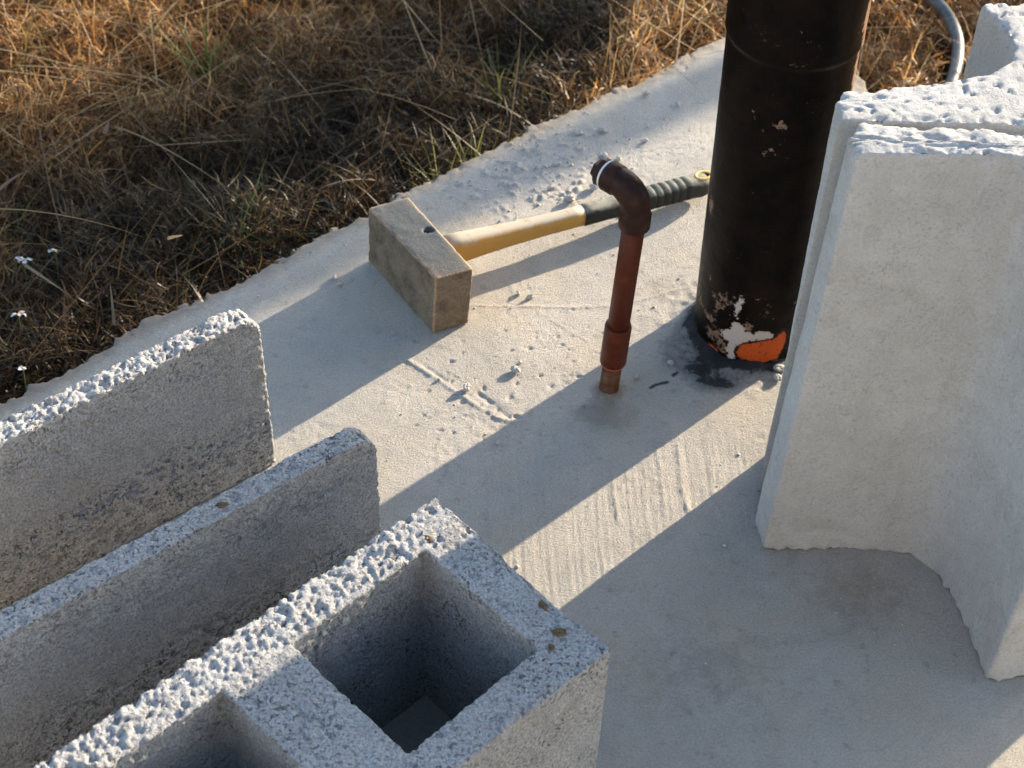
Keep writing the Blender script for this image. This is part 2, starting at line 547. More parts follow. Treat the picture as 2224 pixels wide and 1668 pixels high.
def bitumen_pipe_material():
    """orange plastic pipe under flaking whitish primer and thick black bitumen paint"""
    mt, n, l, b = new_mat('bitumen_paint')
    tc = n.new('ShaderNodeTexCoord').outputs['Object']
    a = noise(n, l, tc, 40, 6, 0.7)
    f = noise(n, l, tc, 170, 5, 0.75)
    c = mixrgb(n, l, rangeval(n, l, a, 0.4, 0.75), (0.004, 0.003, 0.0025), (0.012, 0.007, 0.005))
    # small flakes where the primer shows, plus the painted sunlit side
    fl = attr(n, 'flake_lit_side').outputs['Fac']
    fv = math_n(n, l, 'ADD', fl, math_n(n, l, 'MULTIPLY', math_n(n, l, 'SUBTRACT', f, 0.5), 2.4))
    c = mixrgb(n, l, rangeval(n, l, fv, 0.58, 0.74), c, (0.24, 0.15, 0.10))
    wp = attr(n, 'white').outputs['Fac']
    wv = math_n(n, l, 'ADD', wp, math_n(n, l, 'MULTIPLY', math_n(n, l, 'SUBTRACT', f, 0.5), 3.0))
    wm = rangeval(n, l, wv, 0.0, 0.12)
    c = mixrgb(n, l, wm, c, (0.52, 0.46, 0.42))
    op = attr(n, 'orange').outputs['Fac']
    ov = math_n(n, l, 'ADD', op, math_n(n, l, 'MULTIPLY', math_n(n, l, 'SUBTRACT', f, 0.5), 1.0))
    c = mixrgb(n, l, rangeval(n, l, ov, -0.22, -0.1), c, (0.03, 0.02, 0.015))
    om = math_n(n, l, 'MULTIPLY', rangeval(n, l, ov, 0.0, 0.08), rangeval(n, l, noise(n, l, tc, 260, 4, 0.7), 0.36, 0.42, 0.25, 1.0))
    c = mixrgb(n, l, om, c, (0.56, 0.095, 0.022))
    l.new(c, b.inputs['Base Color'])
    r = rangeval(n, l, wm, 0, 1, 0.42, 0.8)
    l.new(r, b.inputs['Roughness'])
    b.inputs['Specular IOR Level'].default_value = 0.07
    bp = n.new('ShaderNodeBump'); bp.inputs['Distance'].default_value = 0.0006
    l.new(a, bp.inputs['Height']); l.new(bp.outputs[0], b.inputs['Normal'])
    return mt
M_PIPE = bitumen_pipe_material()

def grass_material(name, trans=0.25):
    mt, n, l, b = new_mat(name)
    ca = attr(n, 'col').outputs['Color']
    tc = n.new('ShaderNodeTexCoord').outputs['Object']
    l.new(mixrgb(n, l, 0.5, ca, ramp(n, l, noise(n, l, tc, 300, 2), [(0.3, (0.7, 0.7, 0.7)), (0.7, (1.2, 1.2, 1.2))]), 'MULTIPLY'), b.inputs['Base Color'])
    b.inputs['Roughness'].default_value = 0.45
    b.inputs['Specular IOR Level'].default_value = 0.45
    tr = n.new('ShaderNodeBsdfTranslucent'); l.new(ca, tr.inputs[0])
    mx = n.new('ShaderNodeMixShader'); mx.inputs[0].default_value = trans
    l.new(b.outputs[0], mx.inputs[1]); l.new(tr.outputs[0], mx.inputs[2])
    l.new(mx.outputs[0], n['Material Output'].inputs[0])
    return mt
M_GRASS = grass_material('dry_grass', 0.45)

# ================================================================== THE SETTING
# ---- ground under the grass, to the horizon
GZ = -13.0
def axis(lo, hi, step, far, k=1.35):
    a = list(np.arange(lo, hi + 1e-6, step)); s = step
    up = []; x = hi; s = step
    while x < far: s *= k; x += s; up.append(x)
    dn = []; x = lo; s = step
    while x > -far: s *= k; x -= s; dn.append(x)
    return np.array(dn[::-1] + a + up)

def grid(xs, ys):
    nx, ny = len(xs), len(ys)
    Xg, Yg = np.meshgrid(xs, ys, indexing='ij')
    P = np.column_stack([Xg.ravel(), Yg.ravel()])
    i, j = np.meshgrid(np.arange(nx - 1), np.arange(ny - 1), indexing='ij')
    i = i.ravel(); j = j.ravel()
    Q = np.stack([i * ny + j, (i + 1) * ny + j, (i + 1) * ny + j + 1, i * ny + j + 1], 1)
    return P, Q

def ground_z(P):
    near = np.exp(-(np.hypot(P[:, 0], P[:, 1] - 150) / 600) ** 2)
    return GZ + near * (fbm(P / 22, 3, 3) * 1.6)
P, Q = grid(axis(-110, 110, 3, 30000), axis(60, 300, 3, 30000))
me = raw_mesh('soil', np.column_stack([P, ground_z(P)]), Q, attrs={'open': sstep(90, 420, np.hypot(P[:, 0], P[:, 1] - 170))})
tag(link('soil', me, M_SOIL), kind='structure')

# ---- the cement slab
SLAB = np.array([(-520, -420), (-140, 40), (-86, 89), (-62, 110.5), (-50.7, 120.3), (-43.8, 126.6), (-39.1, 132.2), (-34.1, 136.3), (-27.9, 141.5), (-22.2, 147.6),
                 (-17.4, 151.6), (-13.7, 155.8), (-7.2, 161.4), (-1.5, 166.6), (3.9, 171.2), (9.4, 176.2), (14.5, 179.6), (20.4, 185.6),
                 (24.6, 189.6), (29.6, 194.6), (33.6, 198.0), (37.3, 190.5), (40.8, 182.6), (42.4, 178.9), (49, 164), (60, 138), (80, 92), (300, -420)], float)
PIPE_C = np.array([25.0, 136.5]); VENT_C = np.array([9.85, 126.1])
def polyline_ridge(P, pts, w):
    d, _ = seg_near(P, np.array(pts, float), closed=False)
    return np.exp(-(d / w) ** 2)

def slab_height(P):
    x, y = P[:, 0], P[:, 1]
    near = (x > -58) & (x < 62) & (y > 72) & (y < 202)
    z = 0.10 * fbm(P / 14, 2, 21) * near
    Pn = P[near]; xn, yn = x[near], y[near]
    zz = 0.035 * fbm(Pn / 3.2, 2, 31) + 0.018 * fbm(Pn / 0.9, 3, 41, 0.65) + 0.012 * gn(Pn / 0.42, 47)
    # rough uncleaned cement, upper part and left of the big pipe's shadow
    rg = sstep(0.05, 0.5, fbm(Pn / 9, 2, 51) + 0.35 * np.exp(-((xn + 2) ** 2 + (yn - 116) ** 2) / 150))
    zz += rg * 0.045 * fbm(Pn / 0.8, 2, 61)
    crumb = np.exp(-(((xn - 3) / 9) ** 2 + ((yn - 160) / 8) ** 2))
    cm = crumb > 0.08
    P3 = np.column_stack([Pn, np.zeros(len(Pn))])
    zz += np.where(cm, crumb, 0) * (np.clip(0.62 - where_cells(cm, P3 / 0.95 + gn(Pn / 0.5, 73)[:, None] * 0.25, 71), 0, 1) * 0.75 * sstep(-0.15, 0.3, gn(Pn / 2.5, 75)))
    edge = np.clip(1 - sdf(Pn, SLAB) / 4.0, 0, 1)
    zz += edge * (0.09 * fbm(Pn / 1.6, 2, 81) + 0.02)
    # broom marks
    bm_ = sstep(-10, 0, xn) * sstep(34, 26, xn) * sstep(93, 99, yn) * sstep(124, 117, yn)
    u = xn + 0.06 * (yn - 110) + 0.0045 * (yn - 112) ** 2 * np.sign(yn - 112) * 0.3
    wob = gn(np.column_stack([u * 0.5, yn * 0.08]), 91) * 0.9
    st = np.sin((u + wob * 0.25) * 2 * math.pi / 0.62) * 0.5 + np.sin((u + wob) * 2 * math.pi / 0.37 + 1) * 0.3 + np.sin(u * 2 * math.pi / 1.7)*0.4
    br = sstep(-0.35, 0.35, gn(np.column_stack([u * 1.4, yn * 0.25]), 95))
    st2 = np.sin((u + wob * 0.15) * 2 * math.pi / 0.45) * 0.6 + np.sin((u + wob * .1) * 2 * math.pi / 0.8 + 2) * 0.5
    zz += bm_ * (br * st * 0.030 + 0.040 * st2 * (0.55 + 0.8 * gn(np.column_stack([u * 2.2, yn * 0.12]), 97)))
    # left-over ridges and trowel lines
    for pts, w, h in (
        ([(14.3, 119.6), (14.7, 117.3), (15.0, 113.5), (15.2, 109.7)], 0.10, 0.13),
        ([(16.6, 119.0), (16.8, 116.0), (16.9, 113.2), (17.6, 109.3)], 0.13, 0.16),
        ([(10.2, 114.8), (10.3, 112), (10.8, 108.4)], 0.11, 0.13),
        ([(13.1, 113), (13.4, 109), (13.9, 106)], 0.08, 0.09),
        ([(19.6, 121), (19.9, 117), (20.0, 112)], 0.09, 0.09),
        ([(-10.8, 128.9), (-7.1, 126.0), (-3.2, 122.7), (-1.2, 121.4), (0.3, 120.9)], 0.16, 0.20),
        ([(-9.2, 128.3), (-7.6, 127.0), (-6.8, 126.2)], 0.12, -0.13),
        ([(-3.5, 124.8), (-2.0, 123.4), (-0.2, 121.6)], 0.15, -0.22),
        ([(-4.4, 137.5), (1.2, 137.8), (6.4, 138.0), (9.8, 138.4), (13.8, 139.8), (18.8, 142.2)], 0.10, 0.13),
        ([(2.5, 137.0), (5.5, 134.6), (8, 132.8)], 0.09, 0.09),
        ([(-16, 150), (-9, 146.5)], 0.1, 0.1),
        ([(2.2, 160), (6.4, 154.5)], 0.12, 0.12),
        ([(3.5, 93.5), (6.5, 91), (8, 88)], 0.1, 0.05),
    ):
        jag = 0.6 + 0.5 * gn(Pn / 0.7, 99)
        d, _ = seg_near(Pn, np.array(pts, float), closed=False)
        zz += h * np.exp(-(d / (w * 1.5)) ** 2) * np.clip(jag, 0.15, 1.3)
    # pits and little blisters
    r2 = np.random.default_rng(33)
    for k in range(420):
        if k < 200: c = np.array([r2.normal(-1, 5.5), r2.normal(124, 6)])
        elif k < 260: c = np.array([r2.normal(6, 4), r2.normal(133, 3)])
        else: c = np.array([r2.uniform(-35, 36), r2.uniform(85, 185)])
        rr = r2.uniform(0.07, 0.17) * (1.7 if r2.random() < .10 else 1); an = r2.uniform(0, 3.14); el = r2.uniform(1, 2.2)
        mk = (np.abs(xn - c[0]) < 1.6) & (np.abs(yn - c[1]) < 1.6)
        if not mk.any(): continue
        dx = xn[mk] - c[0]; dy = yn[mk] - c[1]
        ux = dx * math.cos(an) + dy * math.sin(an); uy = -dx * math.sin(an) + dy * math.cos(an)
        q = (ux / (rr * el)) ** 2 + (uy / rr) ** 2
        s = -0.17 if r2.random() < .7 else 0.07
        zz[mk] += s * np.exp(-q * 1.3) * min(1, rr / .2) + (0.03 * np.exp(-(q - 2.2) ** 2) if s < 0 else 0)
    # cement dressed up round the pipes
    dp = np.hypot(xn - PIPE_C[0], yn - PIPE_C[1])
    zz += 0.9 * np.exp(-((np.clip(dp - 6, 0, 99)) / 1.1) ** 2) * (0.7 + 0.6 * gn(Pn / 2.2, 101))
    zz += 0.25 * np.exp(-(np.clip(dp - 6, 0, 99) / 3.5) ** 2) * gn(Pn / 1.2, 103)
    dv = np.hypot(xn - VENT_C[0], yn - VENT_C[1])
    zz += 0.4 * np.exp(-((np.clip(dv - 1, 0, 99)) / 0.5) ** 2) * (0.8 + 0.5 * gn(Pn / 0.8, 105))
    z[near] += zz
    return z

def slab():
    xs = axis(-54, 56, 0.18, 600, 1.4); ys = axis(76, 200, 0.18, 480, 1.4)
    P, Q = grid(xs, ys)
    d = np.full(len(P), 50.0)
    dd = sdf(P, SLAB)
    jit = np.zeros(len(P)); nb = np.abs(dd) < 4
    jit[nb] = 0.75 * fbm(P[nb] / 2.0, 3, 5, 0.65) + 0.5 * gn(P[nb] / 7, 9)
    dd = dd + jit
    z = slab_height(P)
    out = np.clip(-dd, 0, None)
    z = np.where(dd > 0, z - 0.25 * np.exp(-dd / 0.35), z - 0.25 - np.minimum(out * 9, 17) )
    keep = (dd[Q] > -2.2).any(axis=1)
    Q = Q[keep]
    u, inv = np.unique(Q, return_inverse=True)
    Q = inv.reshape(-1, 4); P = P[u]; z = z[u]
    spill_poly = [(15.2, 132.8), (17.1, 136.2), (18.6, 138.2), (20.2, 140), (30, 140), (30, 131), (26.5, 128.6), (24, 127.6), (22, 126.2), (19.2, 126.3), (17.8, 127.9), (15.6, 130.2)]
    sp = np.clip(sdf(P, np.array(spill_poly, float)) / 1.6, -1.2, 0.42)
    core = 0.75 * np.exp(-(((P[:, 0] - 19.6) / 1.9) ** 2 + ((P[:, 1] - 129.9) / 1.9) ** 2)) + 0.8 * np.exp(-(((P[:, 0] - 21.3) / 1.7) ** 2 + ((P[:, 1] - 127.6) / 0.8) ** 2)) \
        + 0.8 * np.exp(-((np.hypot(P[:, 0] - 25, P[:, 1] - 136.5) - 6.5) / 0.8) ** 2)
    sp = sp + np.where(sp > -0.3, core, 0)
    drip = polyline_ridge(P, [(14.1, 126.6), (14.6, 127.0), (15.9, 127.5)], 0.28) + polyline_ridge(P, [(16.5, 128.5), (16.9, 128.9)], 0.32)
    sp = np.maximum(sp, -1.2 + 2.6 * np.clip(drip, 0, 1))
    dv = np.hypot(P[:, 0] - VENT_C[0], P[:, 1] - VENT_C[1])
    rust = np.exp(-(dv / 1.9) ** 2)
    soak = np.exp(-(((P[:, 0] - 9.3) / 3.4) ** 2 + ((P[:, 1] - 122.6) / 2.4) ** 2)) + 0.7 * np.exp(-(((P[:, 0] - 33) / 5) ** 2 + ((P[:, 1] - 101) / 4) ** 2)) \
        + 0.6 * np.exp(-(((P[:, 0] - 16) / 5) ** 2 + ((P[:, 1] - 141.5) / 2.0) ** 2)) + 0.45 * np.exp(-(((P[:, 0] - 18) / 9) ** 2 + ((P[:, 1] - 92) / 5) ** 2))
    me = raw_mesh('concrete_slab', np.column_stack([P, z]), Q, attrs={'spill': sp, 'rust': rust, 'soak': soak, 'border': np.exp(-(np.clip(sdf(P, SLAB), 0, 99) / 1.9) ** 2)})
    tag(link('concrete_slab', me, M_SLAB), kind='structure')
slab()

# ---- dry grass
def blades(rootx, rooty, rootz, length, width, heading, lean, curl, colr, segs=4, twist=None):
    """curved ribbons: returns V, Q, col"""
    n = len(rootx)
    V = np.zeros((n, segs + 1, 2, 3)); 
    px, py, pz = rootx.copy(), rooty.copy(), rootz.copy()
    el = math.pi / 2 - lean
    step = length / segs
    hd = heading.copy()
    for s in range(segs + 1):
        w = width * (1 - (s / segs) ** 2 * 0.92) * 0.5
        sx = -np.sin(hd + twist); sy = np.cos(hd + twist)
        V[:, s, 0] = np.column_stack([px - sx * w, py - sy * w, pz])
        V[:, s, 1] = np.column_stack([px + sx * w, py + sy * w, pz + w * 0.6])
        px = px + np.cos(el) * np.cos(hd) * step; py = py + np.cos(el) * np.sin(hd) * step; pz = pz + np.sin(el) * step
        el = el - curl / segs; hd = hd + curl * 0.35 / segs * np.sign(twist + 1e-6)
        pz = np.maximum(pz, GZ + 0.3)
    V = V.reshape(-1, 3)
    b = np.arange(n)[:, None] * (2 * (segs + 1)) + np.arange(segs)[None, :] * 2
    b = b.ravel()
    Q = np.stack([b, b + 1, b + 3, b + 2], 1)
    C = np.repeat(colr, 2 * (segs + 1), axis=0)
    return V, Q, C

HOSE = [(40, 226, -6.5), (47, 218, -6), (52.3, 211, -5), (54.7, 206, -4.2), (55.9, 202.5, -4), (56.4, 197.5, -4), (55.9, 193.0, -4), (54.1, 186.5, -4), (51, 180.5, -5), (46, 174, -8), (38, 168, -12)]
def grass_roots(n, r, poly_margin=-1.0, box=(-92, 95, 100, 262)):
    out = []
    tot = 0
    while tot < n:
        P = np.column_stack([r.uniform(box[0], box[1], n), r.uniform(box[2], box[3], n)])
        d = sdf(P, SLAB)
        P = P[(d < poly_margin) & (seg_near(P, np.array(HOSE)[:, :2], closed=False)[0] > 1.8)]
        out.append(P); tot += len(P)
    return np.concatenate(out)[:n]

def make_grass():
    r = np.random.default_rng(11)
    Vs, Qs, Cs = [], [], []
    off = 0
    def add(t):
        nonlocal off
        Vs.append(t[0]); Qs.append(t[1] + off); Cs.append(t[2]); off += len(t[0])
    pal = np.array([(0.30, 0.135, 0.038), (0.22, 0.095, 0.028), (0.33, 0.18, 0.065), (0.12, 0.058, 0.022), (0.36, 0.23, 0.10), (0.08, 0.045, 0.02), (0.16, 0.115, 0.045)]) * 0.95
    lit_pal = np.array([(0.56, 0.27, 0.07), (0.42, 0.18, 0.045), (0.62, 0.36, 0.13), (0.20, 0.085, 0.026), (0.70, 0.48, 0.23), (0.11, 0.05, 0.018), (0.30, 0.21, 0.065)])
    shade_pal = np.array([(0.070, 0.038, 0.012), (0.048, 0.024, 0.008), (0.085, 0.050, 0.018), (0.028, 0.016, 0.006), (0.10, 0.065, 0.026), (0.016, 0.010, 0.005), (0.042, 0.036, 0.011)])
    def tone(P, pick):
        # lit and shaded grass painted as two palettes: bright farther out and right
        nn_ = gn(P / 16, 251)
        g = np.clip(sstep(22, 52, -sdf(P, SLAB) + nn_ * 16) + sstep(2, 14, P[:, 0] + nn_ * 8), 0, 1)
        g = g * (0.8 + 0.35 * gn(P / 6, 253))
        return shade_pal[pick] * (1 - g)[:, None] + lit_pal[pick] * g[:, None]
    # thatch: short, curled, lying every way
    n = 190000
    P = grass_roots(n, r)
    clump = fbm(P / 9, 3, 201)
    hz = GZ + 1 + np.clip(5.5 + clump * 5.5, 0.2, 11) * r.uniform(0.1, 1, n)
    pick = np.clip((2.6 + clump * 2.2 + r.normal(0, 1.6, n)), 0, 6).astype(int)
    up = np.clip((hz - GZ) / 8, 0, 1)[:, None]  # bleached on top; low blades painted darker as depth shade
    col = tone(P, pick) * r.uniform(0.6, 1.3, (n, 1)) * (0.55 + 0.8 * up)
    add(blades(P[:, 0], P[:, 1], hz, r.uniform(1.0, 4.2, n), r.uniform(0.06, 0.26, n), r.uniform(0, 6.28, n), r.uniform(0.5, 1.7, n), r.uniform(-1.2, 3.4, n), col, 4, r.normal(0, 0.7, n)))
    # longer grass blades
    n = 13000
    P = grass_roots(n, r)
    clump = fbm(P / 9, 3, 201)
    hz = GZ + 1 + np.clip(3 + clump * 4, 0, 8)
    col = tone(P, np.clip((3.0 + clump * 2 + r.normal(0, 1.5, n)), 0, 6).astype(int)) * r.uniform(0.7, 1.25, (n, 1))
    gr = r.random(n) < 0.09
    col[gr] = np.array((0.08, 0.09, 0.025)) * r.uniform(0.4, 1.3, (gr.sum(), 1))
    add(blades(P[:, 0], P[:, 1], hz, r.uniform(4, 11, n), r.uniform(0.08, 0.20, n), r.uniform(0, 6.28, n), np.abs(r.normal(0.75, 0.4, n)), r.uniform(0, 1.7, n), col, 6, r.normal(0, 0.5, n)))
    # long thin pale straws lying across
    n = 700
    P = grass_roots(n, r, -2)
    hz = GZ + r.uniform(3, 10, n)
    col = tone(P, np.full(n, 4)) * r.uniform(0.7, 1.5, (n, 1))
    add(blades(P[:, 0], P[:, 1], hz, r.uniform(12, 30, n), r.uniform(0.09, 0.2, n), r.uniform(0, 6.28, n), np.clip(r.normal(1.35, 0.2, n), 0.9, 1.6), r.uniform(-0.1, 0.5, n), col, 7, r.normal(0, 0.2, n)))
    # broad bleached husks
    n = 80
    P = grass_roots(n, r, -2)
    hz = GZ + r.uniform(4, 10, n)
    col = np.array((0.52, 0.40, 0.26)) * r.uniform(0.3, 0.8, (n, 1))
    add(blades(P[:, 0], P[:, 1], hz, r.uniform(2, 7, n), r.uniform(0.3, 0.7, n), r.uniform(0, 6.28, n), r.uniform(0.8, 1.6, n), r.uniform(-0.2, 0.8, n), col, 5, r.normal(0, 0.8, n)))
    # coarser thatch farther away, outside the picture
    n = 26000
    P = grass_roots(n, r, -1, (-500, 500, -100, 700))
    far = ~((P[:, 0] > -92) & (P[:, 0] < 95) & (P[:, 1] > 100) & (P[:, 1] < 262))
    P = P[far]; n = len(P)
    hz = GZ + r.uniform(0, 5, n)
    col = pal[r.integers(0, 7, n)] * r.uniform(0.65, 1.3, (n, 1))
    add(blades(P[:, 0], P[:, 1], hz, r.uniform(5, 14, n), r.uniform(0.6, 1.8, n), r.uniform(0, 6.28, n), r.uniform(0.3, 1.5, n), r.uniform(-1, 2.4, n), col, 3, r.normal(0, 0.7, n)))
    V = np.concatenate(Vs); Q = np.concatenate(Qs); C = np.concatenate(Cs)
    # nothing grows through the slab
    me = raw_mesh('dry_grass', V, Q, attrs={'col': C})
    o = link('dry_grass', me, M_GRASS)
    tag(o, 'tangled dry brown and straw coloured grass beside the cement slab', 'grass', kind='stuff')
make_grass()

_ = 0
def tuft(cx, cy, n, h, colr, spread, seed, label):
    r = np.random.default_rng(seed)
    a = r.uniform(0, 6.28, n); rr = spread * np.sqrt(r.random(n))
    px = cx + np.cos(a) * rr; py = cy + np.sin(a) * rr
    lean = np.abs(r.normal(0.45, 0.3, n))
    V, Q, C = blades(px, py, np.full(n, GZ + 4.0), r.uniform(h * 0.6, h, n), r.uniform(0.14, 0.30, n), a + r.normal(0, 0.6, n), lean, r.uniform(0.1, 1.2, n),
                     np.array(colr) * r.uniform(0.6, 1.3, (n, 1)), 5, r.normal(0, 0.4, n))
    V = V - np.array([cx, cy, GZ])
    me = raw_mesh('grass_tuft', V, Q, attrs={'col': C})
    o = link('grass_tuft', me, M_GRASS, loc=(cx, cy, GZ))
    tag(o, label, 'grass tuft', 'green grass tufts growing through the dry grass')
tuft(-5.6, 167.8, 22, 10.0, (0.22, 0.22, 0.05), 1.0, 1, 'bright green grass tuft hanging over the slab edge behind the hammer, right one of two')
tuft(-9.2, 164.4, 22, 10.0, (0.22, 0.22, 0.05), 1.0, 2, 'bright green grass tuft hanging over the slab edge behind the hammer, left one of two')
tuft(-3, 186, 26, 9, (0.13, 0.14, 0.04), 1.8, 3, 'olive green grass tuft further back behind the hammer handle')
tuft(-42, 188, 20, 10, (0.10, 0.17, 0.03), 1.5, 4, 'vivid green tuft in the dry grass at the upper left')
tuft(-66, 205, 34, 10, (0.15, 0.16, 0.04), 2.5, 5, 'green grass tuft in the far upper left corner')
tuft(-33, 155, 26, 10, (0.06, 0.10, 0.03), 3, 6, 'dark green tuft in the shaded grass left of the hammer head')

# ---- small white flowers by the left edge
def flower(x, y, z, s, label, seed, tilt):
    r = random.Random(seed)
    root = empty('white_flower', (x, y, GZ), label, 'flower', 'small white wild flowers in the dark grass')
    tube_obj('stem', [(x - 1.2, y + 0.8, GZ), (x - 0.4, y + 0.3, (GZ + z) / 2), (x, y, z)], [0.07, 0.06, 0.05], M_LEAF, root, seg=6)
    npet = 6
    for k in range(npet):
        a = 2 * math.pi * k / npet + r.uniform(-.2, .2)
        ln = s * r.uniform(.45, 1.0)
        V = []
        for t, w, h in ((0.12, 0.10, 0), (0.45, 0.26, 0.12), (0.8, 0.24, 0.10), (1.0, 0.06, 0.0)):
            for sgn in (-1, 1):
                ex, ey = t * ln, sgn * w * ln
                qx = ex * math.cos(a) - ey * math.sin(a); qy = ex * math.sin(a) + ey * math.cos(a)
                V.append((x + qx, y + qy * 0.8 - tilt * 0.2, z + h * ln * r.uniform(.5, 3.5) - qy * tilt * 0.7 + qx * r.uniform(-.3, .3)))
        me = raw_mesh('petal', V, [(0, 1, 3, 2), (2, 3, 5, 4), (4, 5, 7, 6)])
        link('petal', me, M_PETAL, root)
    tube_obj('flower_heart', [(x, y, z - 0.05), (x, y, z + 0.06), (x, y, z + 0.14)], [0.14 * s, 0.16 * s, 0.07 * s], M_FLWC, root, seg=8)
flower(-51.4, 146.6, -3.2, 1.1, 'small white flower in dark grass, the right one of the upper pair', 1, .6)
flower(-54.6, 145.0, -3.4, 1.1, 'small white flower in dark grass, the left one of the upper pair', 2, .3)
flower(-53.3, 136.6, -3.6, 1.2, 'small white flower in dark grass near the left edge, above the lowest one', 3, .5)
flower(-51.0, 128.6, -3.6, 0.9, 'lowest small white flower in dark grass at the left edge', 4, .4)

# ================================================================== CONCRETE BLOCKS
def rough_disp(V, N, amp_fine, amp_mid, seed, pore=0.0, pscale=0.55):
    d = amp_mid * fbm(V / 2.2, 2, seed) + amp_fine * fbm(V / 0.6, 2, seed + 5)
    if pore is not None:
        q = gn(V / pscale, seed + 9)
        d = d - pore * sstep(0.22, 0.5, q) * sstep(-0.5, 0.3, gn(V / 3.5, seed + 12))
    return V + N * d[:, None] if not hasattr(d, 'shape') or d.ndim == 1 else V

def block_from(V, Q, name, mat, label, cat, org, group=None, attrs=None):
    me = raw_mesh(name, V - np.array(org), Q, attrs=attrs)
    o = link(name, me, mat, loc=org)
    tag(o, label, cat, group)
    return o

# ---- hollow block in front
def hollow_block():
    a0 = math.radians(45.0); A = np.array([math.cos(a0), math.sin(a0)]); B = np.array([A[1], -A[0]])
    P1 = np.array([-5.75, 93.1]); H = 20.6
    outer = [(0, 0), (39.8, 0), (39.8, 20.0), (0, 20.0)]
    h1 = [(4.25, 3.6), (17.6, 3.75), (17.3, 16.7), (4.1, 16.35)]
    h2 = [(23.9, 3.6), (35.6, 3.6), (35.6, 16.5), (23.5, 16.6)]
    V, Q = extruded([outer], H, 0.17, 0.19, holes=[h1, h2])
    z = V[:, 2].copy()
    # cells widen a little downwards
    for cx, cy, sx, sy in ((10.8, 10.1, 6.7, 6.5), (29.6, 10.1, 5.9, 6.5)):
        ins = (np.abs(V[:, 0] - cx) < sx + 0.35) & (np.abs(V[:, 1] - cy) < sy + 0.35)
        k = (1 - z / H) * 0.05
        V[ins, 0] += (V[ins, 0] - cx) * k[ins]; V[ins, 1] += (V[ins, 1] - cy) * k[ins]
    V = relax(V, Q, 2, 0.5)
    N = vnormals(V, Q)
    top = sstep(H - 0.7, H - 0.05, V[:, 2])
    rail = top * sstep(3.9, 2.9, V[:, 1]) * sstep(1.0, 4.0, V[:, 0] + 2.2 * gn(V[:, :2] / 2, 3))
    d = 0.05 * fbm(V / 2.0, 2, 301) + 0.04 * fbm(V / 0.5, 2, 305)
    d -= 0.20 * sstep(0.2, 0.5, gn(V / 0.55, 311)) * sstep(-0.3, 0.3, gn(V / 4.0, 313))
    # the far rail: coarse cauliflower aggregate
    tm = top > 0.05
    Vw = V + np.stack([gn(V / 0.6, 341), gn(V / 0.6, 342), gn(V / 0.6, 343)], 1) * 0.14
    c1 = where_cells(tm, Vw / 0.62, 321, .5); c2 = where_cells(tm, Vw / 0.42, 323, .5)
    patch = 0.08 + 0.92 * sstep(-0.15, 0.45, gn(V / 3.2, 329) + 0.25 * gn(V / 1.1, 330))
    ball = lambda c, k: np.sqrt(np.clip(1 - (c / k) ** 2, 0, 1))
    c3 = where_cells(tm, Vw / 0.24, 324, .5)
    d += rail * (patch * (0.16 * ball(c1, .7) - 0.09) + (0.3 + 0.7 * patch) * (0.11 * ball(c2, .7) - 0.06) + 0.06 * ball(c3, .7) - .03 + 0.22 * gn(V / 1.5, 325) * patch + 0.13 * fbm(V / 0.38, 3, 326, 0.65)) - rail * 0.20 * sstep(0.25, 0.5, gn(V / 0.7, 322))
    d += (top - rail * top) * (0.13 * (0.45 - c2) + 0.04 * gn(V / 0.35, 328))
    # softly crumbled upper edges
    eo = np.minimum(np.minimum(V[:, 0], V[:, 1]), np.minimum(39.8 - V[:, 0], 20.0 - V[:, 1]))
    crumb = sstep(0.8, 0.0, eo) * top * np.clip(gn(V / 1.3, 331) + 0.15, 0, 1)
    d -= crumb * 0.35
    bite = top * np.exp(-(((V[:, 0]) / 0.9) ** 2 + ((V[:, 1] - 13.6) / 1.9) ** 2)) + top * 0.6 * np.exp(-(((V[:, 0]) / 0.8) ** 2 + ((V[:, 1] - 9.5) / 0.8) ** 2))
    W = V + N * d[:, None]
    W[:, 0] += bite * 0.7; W[:, 2] -= bite * 0.35
    wx = P1[0] - A[0] * W[:, 0] + B[0] * W[:, 1]; wy = P1[1] - A[1] * W[:, 0] + B[1] * W[:, 1]
    V2 = np.column_stack([wx, wy, W[:, 2] + 0.02])
    # (a,b) -> world mirrors nothing: check orientation
    Q = Q[:, ::-1] if (-A[0] * B[1] + A[1] * B[0]) < 0 else Q
    c = P1 - A * 20 + B * 10
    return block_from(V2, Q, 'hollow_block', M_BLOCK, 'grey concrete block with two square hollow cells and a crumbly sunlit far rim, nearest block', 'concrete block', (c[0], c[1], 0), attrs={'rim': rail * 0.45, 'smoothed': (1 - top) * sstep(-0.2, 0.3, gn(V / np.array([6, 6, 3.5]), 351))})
HB = hollow_block()

